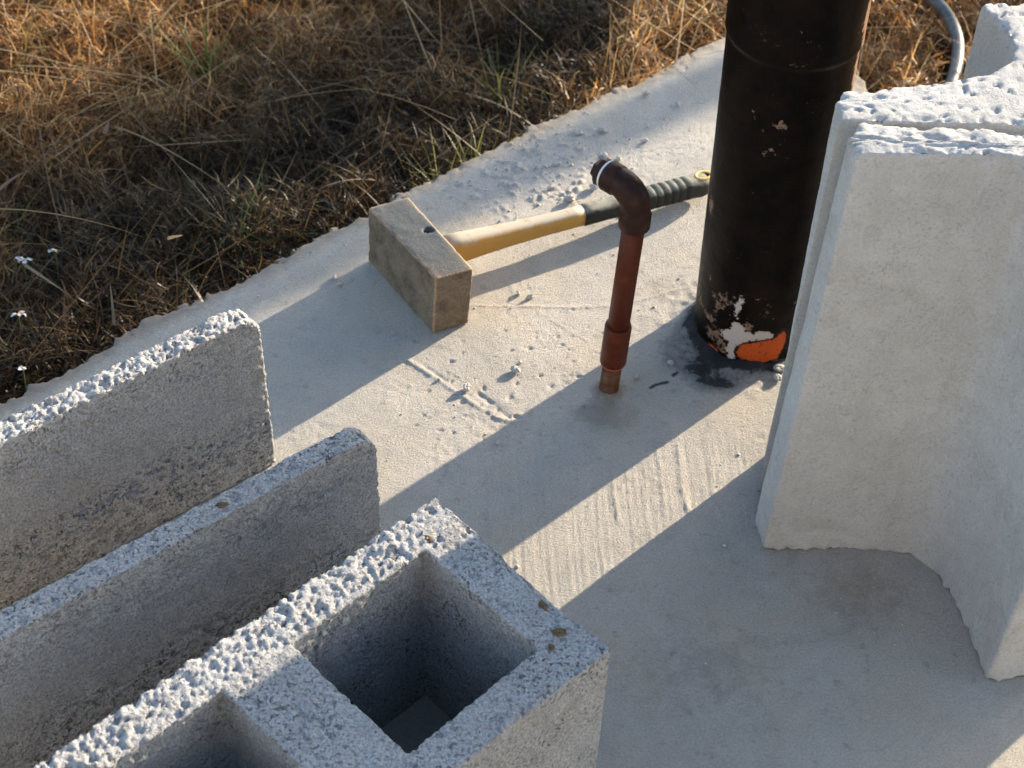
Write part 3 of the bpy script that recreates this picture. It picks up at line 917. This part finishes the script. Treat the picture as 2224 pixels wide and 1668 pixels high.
# ---- open-ended block behind it: two long thin shells
def open_block():
    a0 = math.radians(40.8); D = np.array([math.cos(a0), math.sin(a0)]); Nn = np.array([D[1], -D[0]])
    W0 = np.array([-23.06, 114.34]); H = 20.0
    outer = [(0.0, -1.6), (50, -1.6), (50, 18.5), (0.1, 18.5), (0.0, 16.3), (37.0, 16.0), (37.0, 0.9), (0.0, 0.6)]
    hole = [(41.5, 1.1), (47.2, 1.1), (47.2, 15.8), (41.5, 15.8)]
    V, Q = extruded([outer], H, 0.17, 0.19, holes=[hole])
    V = relax(V, Q, 2, 0.5)
    N = vnormals(V, Q)
    top = sstep(H - 0.8, H - 0.05, V[:, 2]); z = V[:, 2]
    d = 0.05 * fbm(V / 2.6, 2, 401) + 0.025 * fbm(V / 0.6, 2, 405)
    # bands of open pores low on the shells and under the rim, smooth cement between
    band = sstep(9.5, 6.5, z + 1.5 * gn(V / 5, 407)) * 1.0 + 0.55 * sstep(14.5, 17, z + 1.5 * gn(V / 4, 408))
    st = V * np.array([0.6, 1.0, 1.4])
    d -= (0.05 + 0.24 * band) * sstep(0.12, 0.45, gn(st / 0.55, 411))
    d += 0.03 * band * gn(V / 0.9, 415)
    w1 = sstep(3, 1.5, V[:, 1])
    tm = top > 0.05
    Vw = V + np.stack([gn(V / 0.6, 441), gn(V / 0.6, 442), gn(V / 0.6, 443)], 1) * 0.14
    c1 = where_cells(tm, Vw / 0.55, 421, .5); c2 = where_cells(tm, Vw / 0.38, 423, .5)
    ball = lambda c, k: np.sqrt(np.clip(1 - (c / k) ** 2, 0, 1))
    c3 = where_cells(tm, Vw / 0.24, 424, .5)
    pw = 0.15 + 0.85 * sstep(-0.2, 0.4, gn(V / 3.0, 430))
    d += top * w1 * (pw * (0.15 * ball(c1, .7) - .08) + (.35 + .65 * pw) * (0.10 * ball(c2, .7) - .05) + 0.06 * ball(c3, .7) - .03 + 0.18 * gn(V / 1.5, 425) + 0.13 * fbm(V / 0.38, 3, 426, 0.65) - 0.2 * sstep(0.28, 0.5, gn(V / 0.6, 428)))
    d += top * (1 - w1) * (0.15 * (0.45 - c1) + 0.08 * (0.45 - c2) + 0.05 * gn(V / 1.2, 427))
    # ragged end edges
    end = sstep(0.9, 0.0, V[:, 0])
    d += end * (0.14 * gn(V / 0.6, 431) + 0.08 * gn(V / 1.4, 433))
    W = V + N * d[:, None]
    # corners knocked off
    kn = np.exp(-((V[:, 0] / 1.3) ** 2 + ((H - z) / 1.1) ** 2))
    W[:, 0] += kn * 0.75; W[:, 2] -= kn * 0.45
    W[:, 0] += 0.35 * (z / H) - 0.25
    wx = W0[0] - D[0] * W[:, 0] + Nn[0] * W[:, 1]; wy = W0[1] - D[1] * W[:, 0] + Nn[1] * W[:, 1]
    V2 = np.column_stack([wx, wy, W[:, 2] + 0.02])
    Q = Q[:, ::-1] if (-D[0] * Nn[1] + D[1] * Nn[0]) < 0 else Q
    c = W0 - D * 25 + Nn * 8
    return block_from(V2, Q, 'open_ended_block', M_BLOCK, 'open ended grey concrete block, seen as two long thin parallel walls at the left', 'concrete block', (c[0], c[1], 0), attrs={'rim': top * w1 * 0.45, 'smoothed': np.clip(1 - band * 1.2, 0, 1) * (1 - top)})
OB = open_block()

# ---- the two cast pieces standing on end at the right
def smooth_poly(pts, it=2, keep=()):
    pts = [np.array(p, float) for p in pts]
    for _ in range(it):
        out = []; nk = []
        n = len(pts)
        for i in range(n):
            a, b = pts[i], pts[(i + 1) % n]
            if i in keep: nk.append(len(out)); out.append(a); 
            else: out.append(a * 0.75 + pts[i - 1] * 0.25); out.append(a * 0.75 + b * 0.25)
        pts = out; keep = nk
    return np.array(pts)

def cast_piece(name, base, keep, H, shift_fn, rough_top, seed, label):
    poly = smooth_poly(base, 2, keep)
    V, Q = extruded([poly], H, 0.22, 0.28)
    V = relax(V, Q, 2, 0.5)
    N = vnormals(V, Q)
    z = V[:, 2]
    top = sstep(H - 0.8, H - 0.05, z)
    d = 0.07 * fbm(V / 5, 2, seed) + 0.010 * fbm(V / 0.7, 2, seed + 3)
    d -= 0.16 * sstep(0.42, 0.62, gn(V / 0.9, seed + 5)) * sstep(0.0, 0.5, gn(V / 4, seed + 6))
    tm = top > 0.05
    c1 = where_cells(tm, V / 0.9, seed + 7, .5); c2 = where_cells(tm, V / 0.4, seed + 8, .5)
    d += top * rough_top * (0.25 * (0.5 - c1) + 0.35 * (0.5 - c2) + 0.45 * gn(V / 1.6, seed + 9))
    d += top * 0.03 * gn(V / 0.4, seed + 14)
    d -= top * 0.20 * sstep(0.42, 0.55, gn(V / 0.75 + 0.4 * gn(V / 0.4, seed + 15)[:, None], seed + 10))
    # nibbled edges: corners lose material irregularly
    dd, _ = seg_near(V[:, :2], poly)
    eb = sstep(0.9, 0.0, dd) * top
    d -= eb * (np.clip(gn(V / 0.9, seed + 11) + 0.05, 0, 1) * (0.35 + 0.6 * rough_top) + np.clip(gn(V / 0.45, seed + 12), 0, 1) * 0.2)
    foot = sstep(0.9, 0.0, z) * sstep(0.9, 0, dd)
    d += foot * (0.35 * gn(V / 0.8, seed + 13) + 0.15 * gn(V / 0.35, seed + 14))
    d += 0.02 * fbm(V / 0.4, 2, seed + 16)
    W = V + N * d[:, None]
    sx, sy = shift_fn(V)
    W[:, 0] += sx; W[:, 1] += sy
    c = poly.mean(0)
    return block_from(W + np.array([0, 0, 0.02]), Q, name, M_CAST, label, 'concrete element', (c[0], c[1], 0), 'cast concrete pieces standing on end')

FB = [(24.3, 106.0), (37.4, 106.9), (39.9, 104.9), (41.5, 101.2), (42.5, 97.0), (43.2, 92.3), (46.6, 92.9), (50.2, 93.5), (51, 98), (52, 103),
      (55, 106.6), (66, 106.6), (66.5, 112.5), (24.9, 113.2), (23.75, 110.3), (23.85, 108)]
def f_shift(V):
    t = V[:, 2] / 46.5
    back = sstep(107, 112, V[:, 1]) * sstep(60, 40, np.abs(V[:, 0] - 0) - 0)  # the rear face leans in
    back = sstep(106.5, 112.5, V[:, 1])
    sx = t * 0.95
    sy = t * (1.0 - 3.4 * back)
    return sx, sy
cast_piece('concrete_element', FB, (0, 5, 7, 11, 12, 13), 46.5, f_shift, 0.42, 501,
           'front one of two tall smooth concrete pieces, with flared rib and chipped top')
BB = [(24.15, 113.3), (66, 113.3), (66, 119.0), (49, 119.6), (46.5, 122), (45.6, 126), (45.8, 130.4), (38.6, 130.2), (40.4, 126.4), (40.6, 123.4), (39.6, 121.3),
      (36.5, 119.9), (25.9, 118.6)]
def b_shift(V):
    t = V[:, 2] / 46.2
    back = sstep(114.0, 118.4, V[:, 1])
    lft = sstep(40, 26, V[:, 0])
    sx = -0.9 * t + 1.1 * t * lft * sstep(116.5, 113.9, V[:, 1])
    sy = t * (-1.4 - 1.7 * back * sstep(45, 24, V[:, 0]) - 0.4 * lft)
    return sx, sy
cast_piece('concrete_element', BB, (0, 1, 2, 6, 7, 12), 46.2, b_shift, 0.12, 601,
           'rear one of two tall smooth concrete pieces, with flat pale top')

# ================================================================== BIG BLACK PIPE
def soil_pipe():
    root = empty('soil_pipe', (25, 136.5, 0), 'thick vertical pipe painted black with flaking white and orange patches at its foot', 'pipe')
    def body(name, z0, z1, rfun, dz, seg):
        zs = np.arange(z0, z1 + 1e-6, dz); th = np.linspace(0, 2 * math.pi, seg, endpoint=False)
        T, Z = np.meshgrid(th, zs, indexing='xy')
        R = rfun(Z)
        V = np.column_stack([(R * np.cos(T)).ravel(), (R * np.sin(T)).ravel(), Z.ravel()])
        d = 0.03 * fbm(V / 2.5, 2, 701) + 0.012 * gn(V / 0.6, 703)
        V[:, 0] += np.cos(T).ravel() * d; V[:, 1] += np.sin(T).ravel() * d
        deg = (np.degrees(T.ravel()) + 180) % 360 - 180; zz = Z.ravel()
        P2 = np.column_stack([deg * 6.1 * math.pi / 180, zz])
        k = 6.1 * math.pi / 180
        def pl(pts): return np.array([(a * k, b) for a, b in pts])
        orange = sdf(P2, pl([(-110, 1.6), (-106, 2.7), (-101, 3.1), (-86, 3.75), (-76, 3.9), (-70, 4.3), (-66, 4.9), (-63, 4.5), (-62, 2.8), (-68, 1.0), (-81, 0.55), (-97, 0.65), (-107, 1.0)]))
        orange = np.maximum(orange, sdf(P2, pl([(-143, 0.6), (-138, 1.0), (-129, 0.8), (-128, 0.3), (-138, 0.2)])))
        white = sdf(P2, pl([(-116, 5.6), (-109, 5.8), (-104, 4.9), (-96, 4.7), (-89, 5.2), (-80, 4.9), (-75, 4.2), (-78, 3.6), (-98, 3.6), (-109, 2.6), (-112, 1.6),
                            (-110, 0.4), (-116, 0.3), (-119, 1.2), (-120, 2.6), (-128, 3.2), (-127, 3.9), (-120, 4.3)]))
        white = np.maximum(white, sdf(P2, pl([(-116.5, 6.2), (-114, 6.2), (-111, 7.7), (-109.5, 9.2), (-112, 9.5), (-115, 9.0), (-116.5, 7.6)])) )
        white = np.clip(white * 1.6, -1.4, 0.8)
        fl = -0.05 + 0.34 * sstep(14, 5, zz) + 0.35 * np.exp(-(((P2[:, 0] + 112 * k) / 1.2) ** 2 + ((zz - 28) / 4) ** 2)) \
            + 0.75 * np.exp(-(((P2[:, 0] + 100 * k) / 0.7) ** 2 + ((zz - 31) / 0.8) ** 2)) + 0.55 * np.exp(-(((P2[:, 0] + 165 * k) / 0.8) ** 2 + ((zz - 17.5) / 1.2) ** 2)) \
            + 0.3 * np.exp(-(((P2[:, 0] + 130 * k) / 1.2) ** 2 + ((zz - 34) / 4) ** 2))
        fl = fl + 0.36 * sstep(0.0, 0.5, gn(V / 2.6, 711)) + 1.1 * sstep(-34, -21, deg) * sstep(100, 60, deg) * (0.8 + 0.4 * gn(V / 1.5, 713))  # sun-facing side tinted dusty tan as its lit edge
        V[:, 0] += -0.75 * V[:, 2] / 32.0
        n, m_ = len(zs), seg
        i, j = np.meshgrid(np.arange(n - 1), np.arange(m_), indexing='ij'); i = i.ravel(); j = j.ravel(); j2 = (j + 1) % m_
        Q = np.stack([i * m_ + j, i * m_ + j2, (i + 1) * m_ + j2, (i + 1) * m_ + j], 1)
        me = raw_mesh(name, V, Q, attrs={'orange': orange, 'white': white, 'flake_lit_side': fl})
        return link(name, me, M_PIPE, root, loc=(25, 136.5, 0))
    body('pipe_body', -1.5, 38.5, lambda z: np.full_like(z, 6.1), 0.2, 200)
    def bell(z):
        r = 6.13 + 0.2 * sstep(36.9, 37.5, z)
        return r + 0.0 * z + 0.10 * np.exp(-((z - 47.0) / 0.6) ** 2)
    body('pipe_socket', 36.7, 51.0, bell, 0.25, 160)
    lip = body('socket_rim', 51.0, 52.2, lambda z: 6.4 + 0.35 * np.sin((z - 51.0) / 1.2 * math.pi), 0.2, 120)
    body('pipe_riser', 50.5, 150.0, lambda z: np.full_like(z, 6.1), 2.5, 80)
soil_pipe()

# ================================================================== SMALL BROWN PIPE WITH ELBOW
def vent_pipe():
    cx, cy = 9.85, 126.1
    root = empty('vent_pipe', (cx, cy, 0), 'thin reddish brown upright pipe topped by a dark elbow, before the hammer handle', 'pipe')
    def at(z): return (cx + 0.035 * z, cy + 0.0 * z, z)
    tube_obj('pipe_stub', [at(-1), at(1.5), at(4.6)], [1.02, 1.0, 1.0], M_STUB, root, seg=32)
    V, Fc = tube([at(4.0), at(4.15), at(8.9), at(9.1), at(9.12)], [1.26, 1.34, 1.34, 1.30, 1.1], seg=36)
    me = raw_mesh('coupling', V, Fc); flip_out(me); link('coupling', me, M_VENT, root)
    tube_obj('coupling_rim', [at(3.72), at(3.86), at(4.0)], [1.12, 1.24, 1.20], simple('orange_rim', (0.42, 0.10, 0.03), 0.6), root, seg=36)
    tube_obj('riser', [at(8.6), at(15), at(22.8)], [1.09, 1.09, 1.09], M_VENT, root, seg=36)
    # elbow: socket, bend, outlet
    top = Vector(at(22.6)); dr = Vector((-0.76, 0.65, 0.0)).normalized()
    pth = [top + Vector((0, 0, -0.7)), top + Vector((0, 0, -0.6)), top + Vector((0, 0, 0.9)), top + Vector((0, 0, 1.05))]
    rad = [1.38, 1.5, 1.52, 1.40]
    R = 2.05
    for k in range(0, 9):
        a = math.radians(90 * k / 8)
        pth.append(top + Vector((0, 0, 1.3)) + dr * (R * (1 - math.cos(a))) + Vector((0, 0, R * math.sin(a))))
        rad.append(1.37 + 0.08 * math.sin(2 * a))
    e = pth[-1]
    for s, r_ in ((0.25, 1.37), (0.32, 1.48), (1.35, 1.50), (1.5, 1.42), (1.52, 1.1)):
        pth.append(e + dr * s); rad.append(r_)
    V, Fc = tube([tuple(p) for p in pth], rad, seg=36)
    V = np.array(V); N_ = 0.03 * fbm(V / 0.9, 2, 811)
    V[:, 2] += N_; V[:, 0] += N_
    me = raw_mesh('elbow', V, Fc); flip_out(me); link('elbow', me, M_ELBOW, root)
    e2 = e + dr * 1.5
    tube_obj('sealing_tape', [tuple(e2), tuple(e2 + dr * 0.05), tuple(e2 + dr * 0.24), tuple(e2 + dr * 0.3)], [1.30, 1.42, 1.38, 1.2], M_TAPE, root, seg=30)
    # plug: round flange and a six-sided head
    V, Fc = tube([tuple(e2 + dr * s) for s in (0.28, 0.3, 0.75, 0.8)], [1.2, 1.42, 1.42, 1.2], seg=12)
    me = raw_mesh('plug_collar', V, Fc, smooth=False); flip_out(me); link('plug_collar', me, M_ELBOW, root)
    V, Fc = tube([tuple(e2 + dr * s) for s in (0.7, 1.35, 1.45)], [1.0, 1.0, 0.85], seg=6)
    me = raw_mesh('plug', V, Fc, smooth=False); flip_out(me); link('plug', me, M_ELBOW, root)
vent_pipe()

# ================================================================== HAMMER
def hammer():
    root = empty('sledgehammer', (-10.2, 139.4, 0), 'square headed hammer with a yellow handle and ribbed black rubber grip lying on the slab', 'hammer')
    top = [(-8.26, 133.14), (-4.46, 134.94), (-11.92, 145.89), (-16.09, 143.69)]
    bot = [(-8.50, 132.98), (-4.80, 134.80), (-12.2, 145.9), (-16.30, 143.80)]
    H = 7.6
    # lattice cube warped to the eight corners
    nx, ny, nz = 24, 70, 38
    sq = [(0, 0), (1, 0), (1, 1), (0, 1)]
    V, Q = extruded([[(0, 0), (nx, 0), (nx, ny), (0, ny)]], nz, 1.0, 1.0)
    V[:, 0] = np.clip(V[:, 0], 0, nx); V[:, 1] = np.clip(V[:, 1], 0, ny)
    V = V * np.array([4.2 / nx, 13.3 / ny, H / nz])
    V = relax(V, Q, 3, 0.5)
    s = V[:, 0] / 4.2; t = V[:, 1] / 13.3; w = V[:, 2] / H
    ef = np.stack([np.minimum(V[:, 0], 4.2 - V[:, 0]), np.minimum(V[:, 1], 13.3 - V[:, 1]), np.minimum(V[:, 2], H - V[:, 2])], 1)
    ef.sort(axis=1)
    edge = np.exp(-(ef[:, 1] / 0.32))
    N = vnormals(V, Q)
    d = 0.035 * fbm(V / 1.8, 2, 901) + 0.02 * gn(V / 0.5, 903) - edge * 0.12 * np.clip(gn(V / 0.9, 905) + .2, 0, 1)
    V = V + N * d[:, None]
    s = V[:, 0] / 4.2; t = V[:, 1] / 13.3; w = V[:, 2] / H
    def bil(c):
        c = np.array(c)
        return (c[0] * ((1 - s) * (1 - t))[:, None] + c[1] * (s * (1 - t))[:, None] + c[2] * (s * t)[:, None] + c[3] * ((1 - s) * t)[:, None])
    XY = bil(bot) * (1 - w)[:, None] + bil(top) * w[:, None]
    # pin hole in the top
    hp = np.array([-9.45, 140.6]); dh = np.hypot((XY[:, 0] - hp[0]) / 0.62, (XY[:, 1] - hp[1]) / 0.42)
    Z = w * H
    Z = np.where((w > .97), Z - 0.9 * sstep(1.05, 0.55, dh), Z)
    me = raw_mesh('head', np.column_stack([XY, Z + 0.03]) - np.array([-10.2, 139.4, 0]), Q, attrs={'edge': edge, 'top': (w > .96) * np.exp(-(((t - .55) / .55) ** 2 + ((s - .5) / .5) ** 4))})
    link('head', me, M_HEAD, root, loc=(-10.2, 139.4, 0))
    tube_obj('pin_hole', [(-9.45, 140.6, 6.6), (-9.45, 140.6, 7.05)], [0.40, 0.42], M_HOLE, root, seg=14)
    p0 = Vector((-8.6, 141.4, 3.75)); p1 = Vector((20.9, 157.75, 1.75))
    L = (p1 - p0).length
    ax = (p1 - p0) / L
    def pt(q): return tuple(p0 + ax * q)
    gs = 17.6                                      # where the grip begins
    st = [0, 2.5, 4.0, 6, 9, 13, 16.4, gs, gs + .15]
    rr = [1.5, 1.5, 1.45, 1.34, 1.22, 1.13, 1.11, 1.11, 0.95]
    tube_obj('handle', [pt(q) for q in st], rr, M_YELLOW, root, seg=32, sx=[.85] * 9, sy=[1.12, 1.12, 1.08, 1.05, 1.02, 1, 1, 1, 1], power=2.9)
    # grip with ribs towards the end
    st = []; rr = []
    q = gs
    st += [gs - .0, gs + 0.1, gs + 1, gs + 3, gs + 5.2, gs + 7.0]; rr += [0.98, 1.12, 1.12, 1.10, 1.12, 1.22]
    q = gs + 7.0
    for k in range(7):
        st += [q + 0.08, q + 0.16, q + 0.8, q + 0.92]; rr += [1.10, 1.24, 1.26, 1.24]
        q += 0.98
    st += [q + 0.2, L - 0.9, L - 0.25, L + 0.15]; rr += [1.22, 1.32, 1.2, 0.8]
    tube_obj('grip', [pt(q) for q in st], rr, M_GRIP, root, seg=32, sx=1.0, sy=1.02, power=2.6)
    # yellow window in the grip's top
    side = ax.cross(Vector((0, 0, 1))).normalized(); up = side.cross(ax).normalized()
    V = []; n = 20
    for k in range(n):
        a = 2 * math.pi * k / n
        q = gs + 3.6 + math.copysign(abs(math.cos(a)) ** .6, math.cos(a)) * 1.5
        V.append(tuple(p0 + ax * q + side * (-0.12 + math.sin(a) * 0.42) + up * (1.13 - 0.10 * math.sin(a) ** 2)))
    V += [tuple(Vector(v) - up * 0.35) for v in V]
    Fc = [tuple(range(n))] + [(k, k + n, (k + 1) % n + n, (k + 1) % n) for k in range(n)]
    me = raw_mesh('grip_window', V, Fc, smooth=False); flip_out(me); link('grip_window', me, M_YEL2, root)
    # hanging hole with its yellow rim at the far end
    c = p0 + ax * (L - 0.55) + up * 1.22
    ring = [tuple(c + ax * (0.95 * math.cos(a)) + side * (0.62 * math.sin(a))) for a in np.linspace(0, 2 * math.pi, 29)]
    tube_obj('hanging_ring', ring, 0.15, M_YEL2, root, seg=8, cap=False)
    hole = [tuple(c - up * 0.12 + ax * (0.8 * math.cos(a)) + side * (0.5 * math.sin(a))) for a in np.linspace(0, 2 * math.pi, 18, endpoint=False)]
    hole += [tuple(Vector(v) + up * 0.09) for v in hole]
    me = raw_mesh('hanging_hole', hole, [tuple(range(18, 36))] + [(k, (k + 1) % 18, (k + 1) % 18 + 18, k + 18) for k in range(18)], smooth=False)
    link('hanging_hole', me, M_HOLE, root)
hammer()

# ================================================================== HOSE
V, Fc = tube(HOSE, [0.85] * len(HOSE), seg=16)
me = raw_mesh('hose', V, Fc); flip_out(me)
o = link('hose', me, M_HOSE)
sub = o.modifiers.new('round', 'SUBSURF'); sub.levels = 2; sub.render_levels = 2
tag(o, 'curved grey hose lying in the dry grass at the top right', 'hose')

# ================================================================== LOOSE CRUMBS
def crumb(x, y, size, seed, label, mat=M_CRUMB, name='cement_crumb', cat='cement crumb', group='loose crumbs of cement on the slab', z=None, flat=0.7):
    r = np.random.default_rng(seed)
    n1, n2 = 10, 14
    V = [(0, 0, 1.0)]
    for i in range(1, n1):
        a = math.pi * i / n1
        for j in range(n2):
            b = 2 * math.pi * j / n2
            V.append((math.sin(a) * math.cos(b), math.sin(a) * math.sin(b), math.cos(a)))
    V.append((0, 0, -1.0)); V = np.array(V)
    sc = np.array([1, r.uniform(.42, .85), flat * r.uniform(.6, 1.1)])
    k = 1 + 0.5 * gn(V * 1.3 + seed * 3.1, seed) + 0.5 * (0.5 - cells(V * 1.7 + seed, seed + 2))
    V = V * k[:, None] * sc * size * 0.5
    a = r.uniform(0, 6.28)
    V[:, :2] = V[:, :2] @ np.array([[math.cos(a), math.sin(a)], [-math.sin(a), math.cos(a)]])
    Fc = []
    for j in range(n2):
        j2 = (j + 1) % n2
        Fc.append((0, 1 + j, 1 + j2)); Fc.append((len(V) - 1, 1 + (n1 - 2) * n2 + j2, 1 + (n1 - 2) * n2 + j))
        for i in range(n1 - 2):
            Fc.append((1 + i * n2 + j, 1 + (i + 1) * n2 + j, 1 + (i + 1) * n2 + j2, 1 + i * n2 + j2))
    V[:, 2] -= V[:, 2].min() + size * 0.06
    zz = float(slab_height(np.array([[x, y]]))[0]) if z is None else z
    me = raw_mesh(name, V, Fc, smooth=False)
    o = link(name, me, mat, loc=(x, y, zz))
    tag(o, label, cat, group)
CR = [
    (0.3, 128.0, 1.05, 'white cement crumb alone on the sunlit slab left of the small pipe'),
    (0.75, 129.2, 0.5, 'tiny cement crumb just behind the lone white crumb'),
    (16.3, 130.2, 0.75, 'pale pebble lying on the black bitumen spill'),
    (6.3, 168.0, 1.25, 'rounded cement crumb nearest the soft shade behind the elbow, left of two'),
    (9.3, 168.6, 1.2, 'cement lump behind the elbow, right of two near the shade'),
    (11.2, 163.4, 0.85, 'cement crumb straight behind the elbow top'),
    (9.6, 163.9, 0.95, 'cement crumb behind the elbow, left neighbour of the one behind its top'),
    (5.6, 155.4, 1.0, 'cement crumb just behind the yellow handle before the grip'),
    (3.4, 157.4, 0.9, 'long cement crumb on the rough patch behind the yellow handle'),
    (8.2, 157.7, 1.1, 'cement crumb by the plug of the elbow'),
    (14.4, 167.0, 0.7, 'small cement crumb between elbow and black pipe'),
    (18.4, 174.4, 0.8, 'small cement crumb by the shade near the black pipe'),
    (14.6, 176.2, 0.8, 'small cement crumb beside the soft shade at the top'),
    (0.2, 139.6, 0.6, 'small cement crumb in the hammer handle shadow edge'),
    (1.5, 139.1, 0.85, 'flat cement crumb right of the hammer head by the handle shadow'),
    (-4.6, 125.1, 1.0, 'flat brownish cement crumb on the trowel ridge'),
    (27.6, 129.9, 1.3, 'cement crumb squeezed between the black pipe and the tall concrete piece'),
    (27.2, 128.6, 0.9, 'smaller cement crumb at the foot of the tall concrete piece by the pipe'),
    (-19.6, 140.7, 0.8, 'cement crumb beside the left end of the hammer head'),
    (-18.9, 139.8, 0.55, 'little cement crumb left of the hammer head, the nearer one'),
    (4.0, 161.8, 1.0, 'cement crumb in the rough patch, farthest from the handle'),
    (12.7, 128.0, 0.7, 'round cement blob at the shadow edge right of the small pipe'),
    (-1.2, 118.0, 0.6, 'cement crumb at the shadow edge left of the small pipe foot'),
]
for k, (x, y, s, lab) in enumerate(CR):
    crumb(x, y, s, 40 + k, lab)

def crumb_field():
    """grit nobody could count"""
    r = np.random.default_rng(77)
    n = 700
    P = np.concatenate([np.column_stack([r.normal(2, 8, n // 2), r.normal(160, 6, n // 2)]), np.column_stack([r.uniform(-48, 44, n // 2), r.uniform(84, 190, n // 2)])])
    P = P[(sdf(P, SLAB) > 1.0) & (np.hypot(P[:, 0] - 25, P[:, 1] - 136.5) > 6.6)]
    n = len(P); z = slab_height(P)
    s = r.gamma(2.0, 0.045, n) + 0.05
    oct_ = np.array([(1, 0, 0), (0, 1, 0), (-1, 0, 0), (0, -1, 0), (0, 0, 1), (0, 0, -1)], float)
    V = oct_[None] * r.uniform(0.6, 1.2, (n, 6, 1)) * s[:, None, None]
    V[:, :, 2] *= 0.7
    V = V + np.column_stack([P, z + s * 0.2])[:, None, :]
    T = np.array([(0, 1, 4), (1, 2, 4), (2, 3, 4), (3, 0, 4), (1, 0, 5), (2, 1, 5), (3, 2, 5), (0, 3, 5)])
    Q = (T[None] + (np.arange(n) * 6)[:, None, None]).reshape(-1, 3)
    me = raw_mesh('grit', V.reshape(-1, 3), Q, smooth=False)
    tag(link('grit', me, M_CRUMB), 'scattered grey cement grit on the slab', 'grit', kind='stuff')
crumb_field()

# bits of dry debris on the block rims
def debris(x, y, z, s, seed, label):
    crumb(x, y, s, seed, label, M_DEBRIS, 'dirt_crumb', 'dirt crumb', 'brown crumbs of dirt on the block rims', z, 0.35)
a0 = math.radians(45); A = (math.cos(a0), math.sin(a0)); B = (A[1], -A[0])
def on_block(a, b): return (-5.75 - A[0] * a + B[0] * b, 93.1 - A[1] * a + B[1] * b)
for k, (a, b, s, lab) in enumerate([(1.9, 16.3, 1.2, 'long brown straw crumb on the right corner of the front block'), (3.3, 16.9, 0.8, 'brown crumb on the right corner of the front block, nearer the cell'),
                                    (1.0, 13.7, 1.0, 'grey brown crumb at the bitten edge of the front block'), (3.3, 2.9, 0.8, 'dark brown crumb on the sunlit rim of the front block')]):
    x, y = on_block(a, b)
    debris(x, y, 20.5, s, 90 + k, lab)
a1 = math.radians(40.8); D = (math.cos(a1), math.sin(a1)); Nn = (D[1], -D[0])
debris(-23.06 - D[0] * 14.6 + Nn[0] * 17.4, 114.34 - D[1] * 14.6 + Nn[1] * 17.4, 20.0, 0.9, 97, 'brown crumb on the shaded wall top of the open ended block')

# ================================================================== OUTSIDE THE PICTURE, TOWARDS THE SUN: what throws the soft shade on the grass
nv = Vector((-math.sin(SUN_AZ), math.cos(SUN_AZ), 0)); sv = Vector((math.cos(SUN_AZ), math.sin(SUN_AZ), 0))
def far_at(p, s): return nv * p + sv * s
def shade_tree():
    b = far_at(152, 1250)
    root = empty('tree', (b.x, b.y, GZ), 'tree with a straight trunk standing beyond the grass towards the sun', 'tree')
    pts = [(b.x, b.y, GZ - 5), (b.x, b.y, 60), (b.x + 2, b.y, 200), (b.x, b.y + 3, 380), (b.x - 4, b.y, 560), (b.x, b.y, 720)]
    tube_obj('trunk', pts, [24, 19.5, 18.5, 17.5, 12, 4], M_BARK, root, seg=18)
    r = np.random.default_rng(5)
    for k in range(7):
        a = 2 * math.pi * k / 7 + .4; z0 = 400 + 35 * k
        tube_obj('limb', [(b.x, b.y, z0), (b.x + 60 * math.cos(a), b.y + 60 * math.sin(a), z0 + 50), (b.x + 150 * math.cos(a), b.y + 150 * math.sin(a), z0 + 90)], [7, 5, 2], M_BARK, root, seg=8)
    cl = []
    for k in range(60):
        a = r.uniform(0, 6.28); rr = 200 * math.sqrt(r.random()); cl.append((b.x + rr * math.cos(a), b.y + rr * math.sin(a), r.uniform(480, 850), 55))
    # drooping sprays on the far side
    for p_, z_ in ((186, 345), (204, 325), (226, 350), (240, 335), (262, 345), (215, 385), (250, 375)):
        q = far_at(p_, 1250 + r.uniform(-60, 60)); cl.append((q.x, q.y, z_, 11))
    V = []; n = 0
    for (x, y, z, s) in cl:
        m_ = 45 if s > 20 else 26
        c = r.normal(0, s * .5, (m_, 3)) * np.array([1, 1, .7]) + np.array([x, y, z])
        ln = r.uniform(4, 7, m_) if s > 20 else r.uniform(3, 5, m_)
        d1 = r.normal(size=(m_, 3)); d1 /= np.linalg.norm(d1, axis=1)[:, None]
        d2 = np.cross(d1, r.normal(size=(m_, 3))); d2 /= np.linalg.norm(d2, axis=1)[:, None]
        V.append(np.stack([c - d1 * ln[:, None], c - d2 * ln[:, None] * .5, c + d1 * ln[:, None], c + d2 * ln[:, None] * .5], 1))
    V = np.concatenate(V)
    Q = np.arange(len(V) * 4).reshape(-1, 4)
    me = raw_mesh('crown', V.reshape(-1, 3), Q)
    link('crown', me, M_LEAF, root)
shade_tree()
def leaning_pole():
    def q(z): return far_at(113.2 + (z - 118) * 0.36, 560) + Vector((0, 0, z))
    V, Fc = tube([tuple(q(z)) for z in (GZ - 5, 60, 120, 180, 240)], [4.2, 4.1, 4.0, 3.9, 3.6], seg=14)
    me = raw_mesh('wooden_pole', V, Fc); flip_out(me)
    tag(link('wooden_pole', me, M_BARK), 'leaning wooden pole standing in the grass towards the sun', 'pole')
leaning_pole()

# added unseen wall behind the viewer, bouncing sunlight onto camera-facing sides
V, Q = extruded([[(-600, -330), (600, -330), (600, -310), (-600, -310)]], 290, 10, 14.5)
me = raw_mesh('bounce_wall', V, Q, smooth=False)
M_WALL = simple('grey_bounce', (0.31, 0.305, 0.295), 0.9, (0.36, 0.355, 0.34), 3, 2, 40)
tag(link('bounce_wall', me, M_WALL), 'added grey bounce wall out of view, behind the viewer', 'wall')
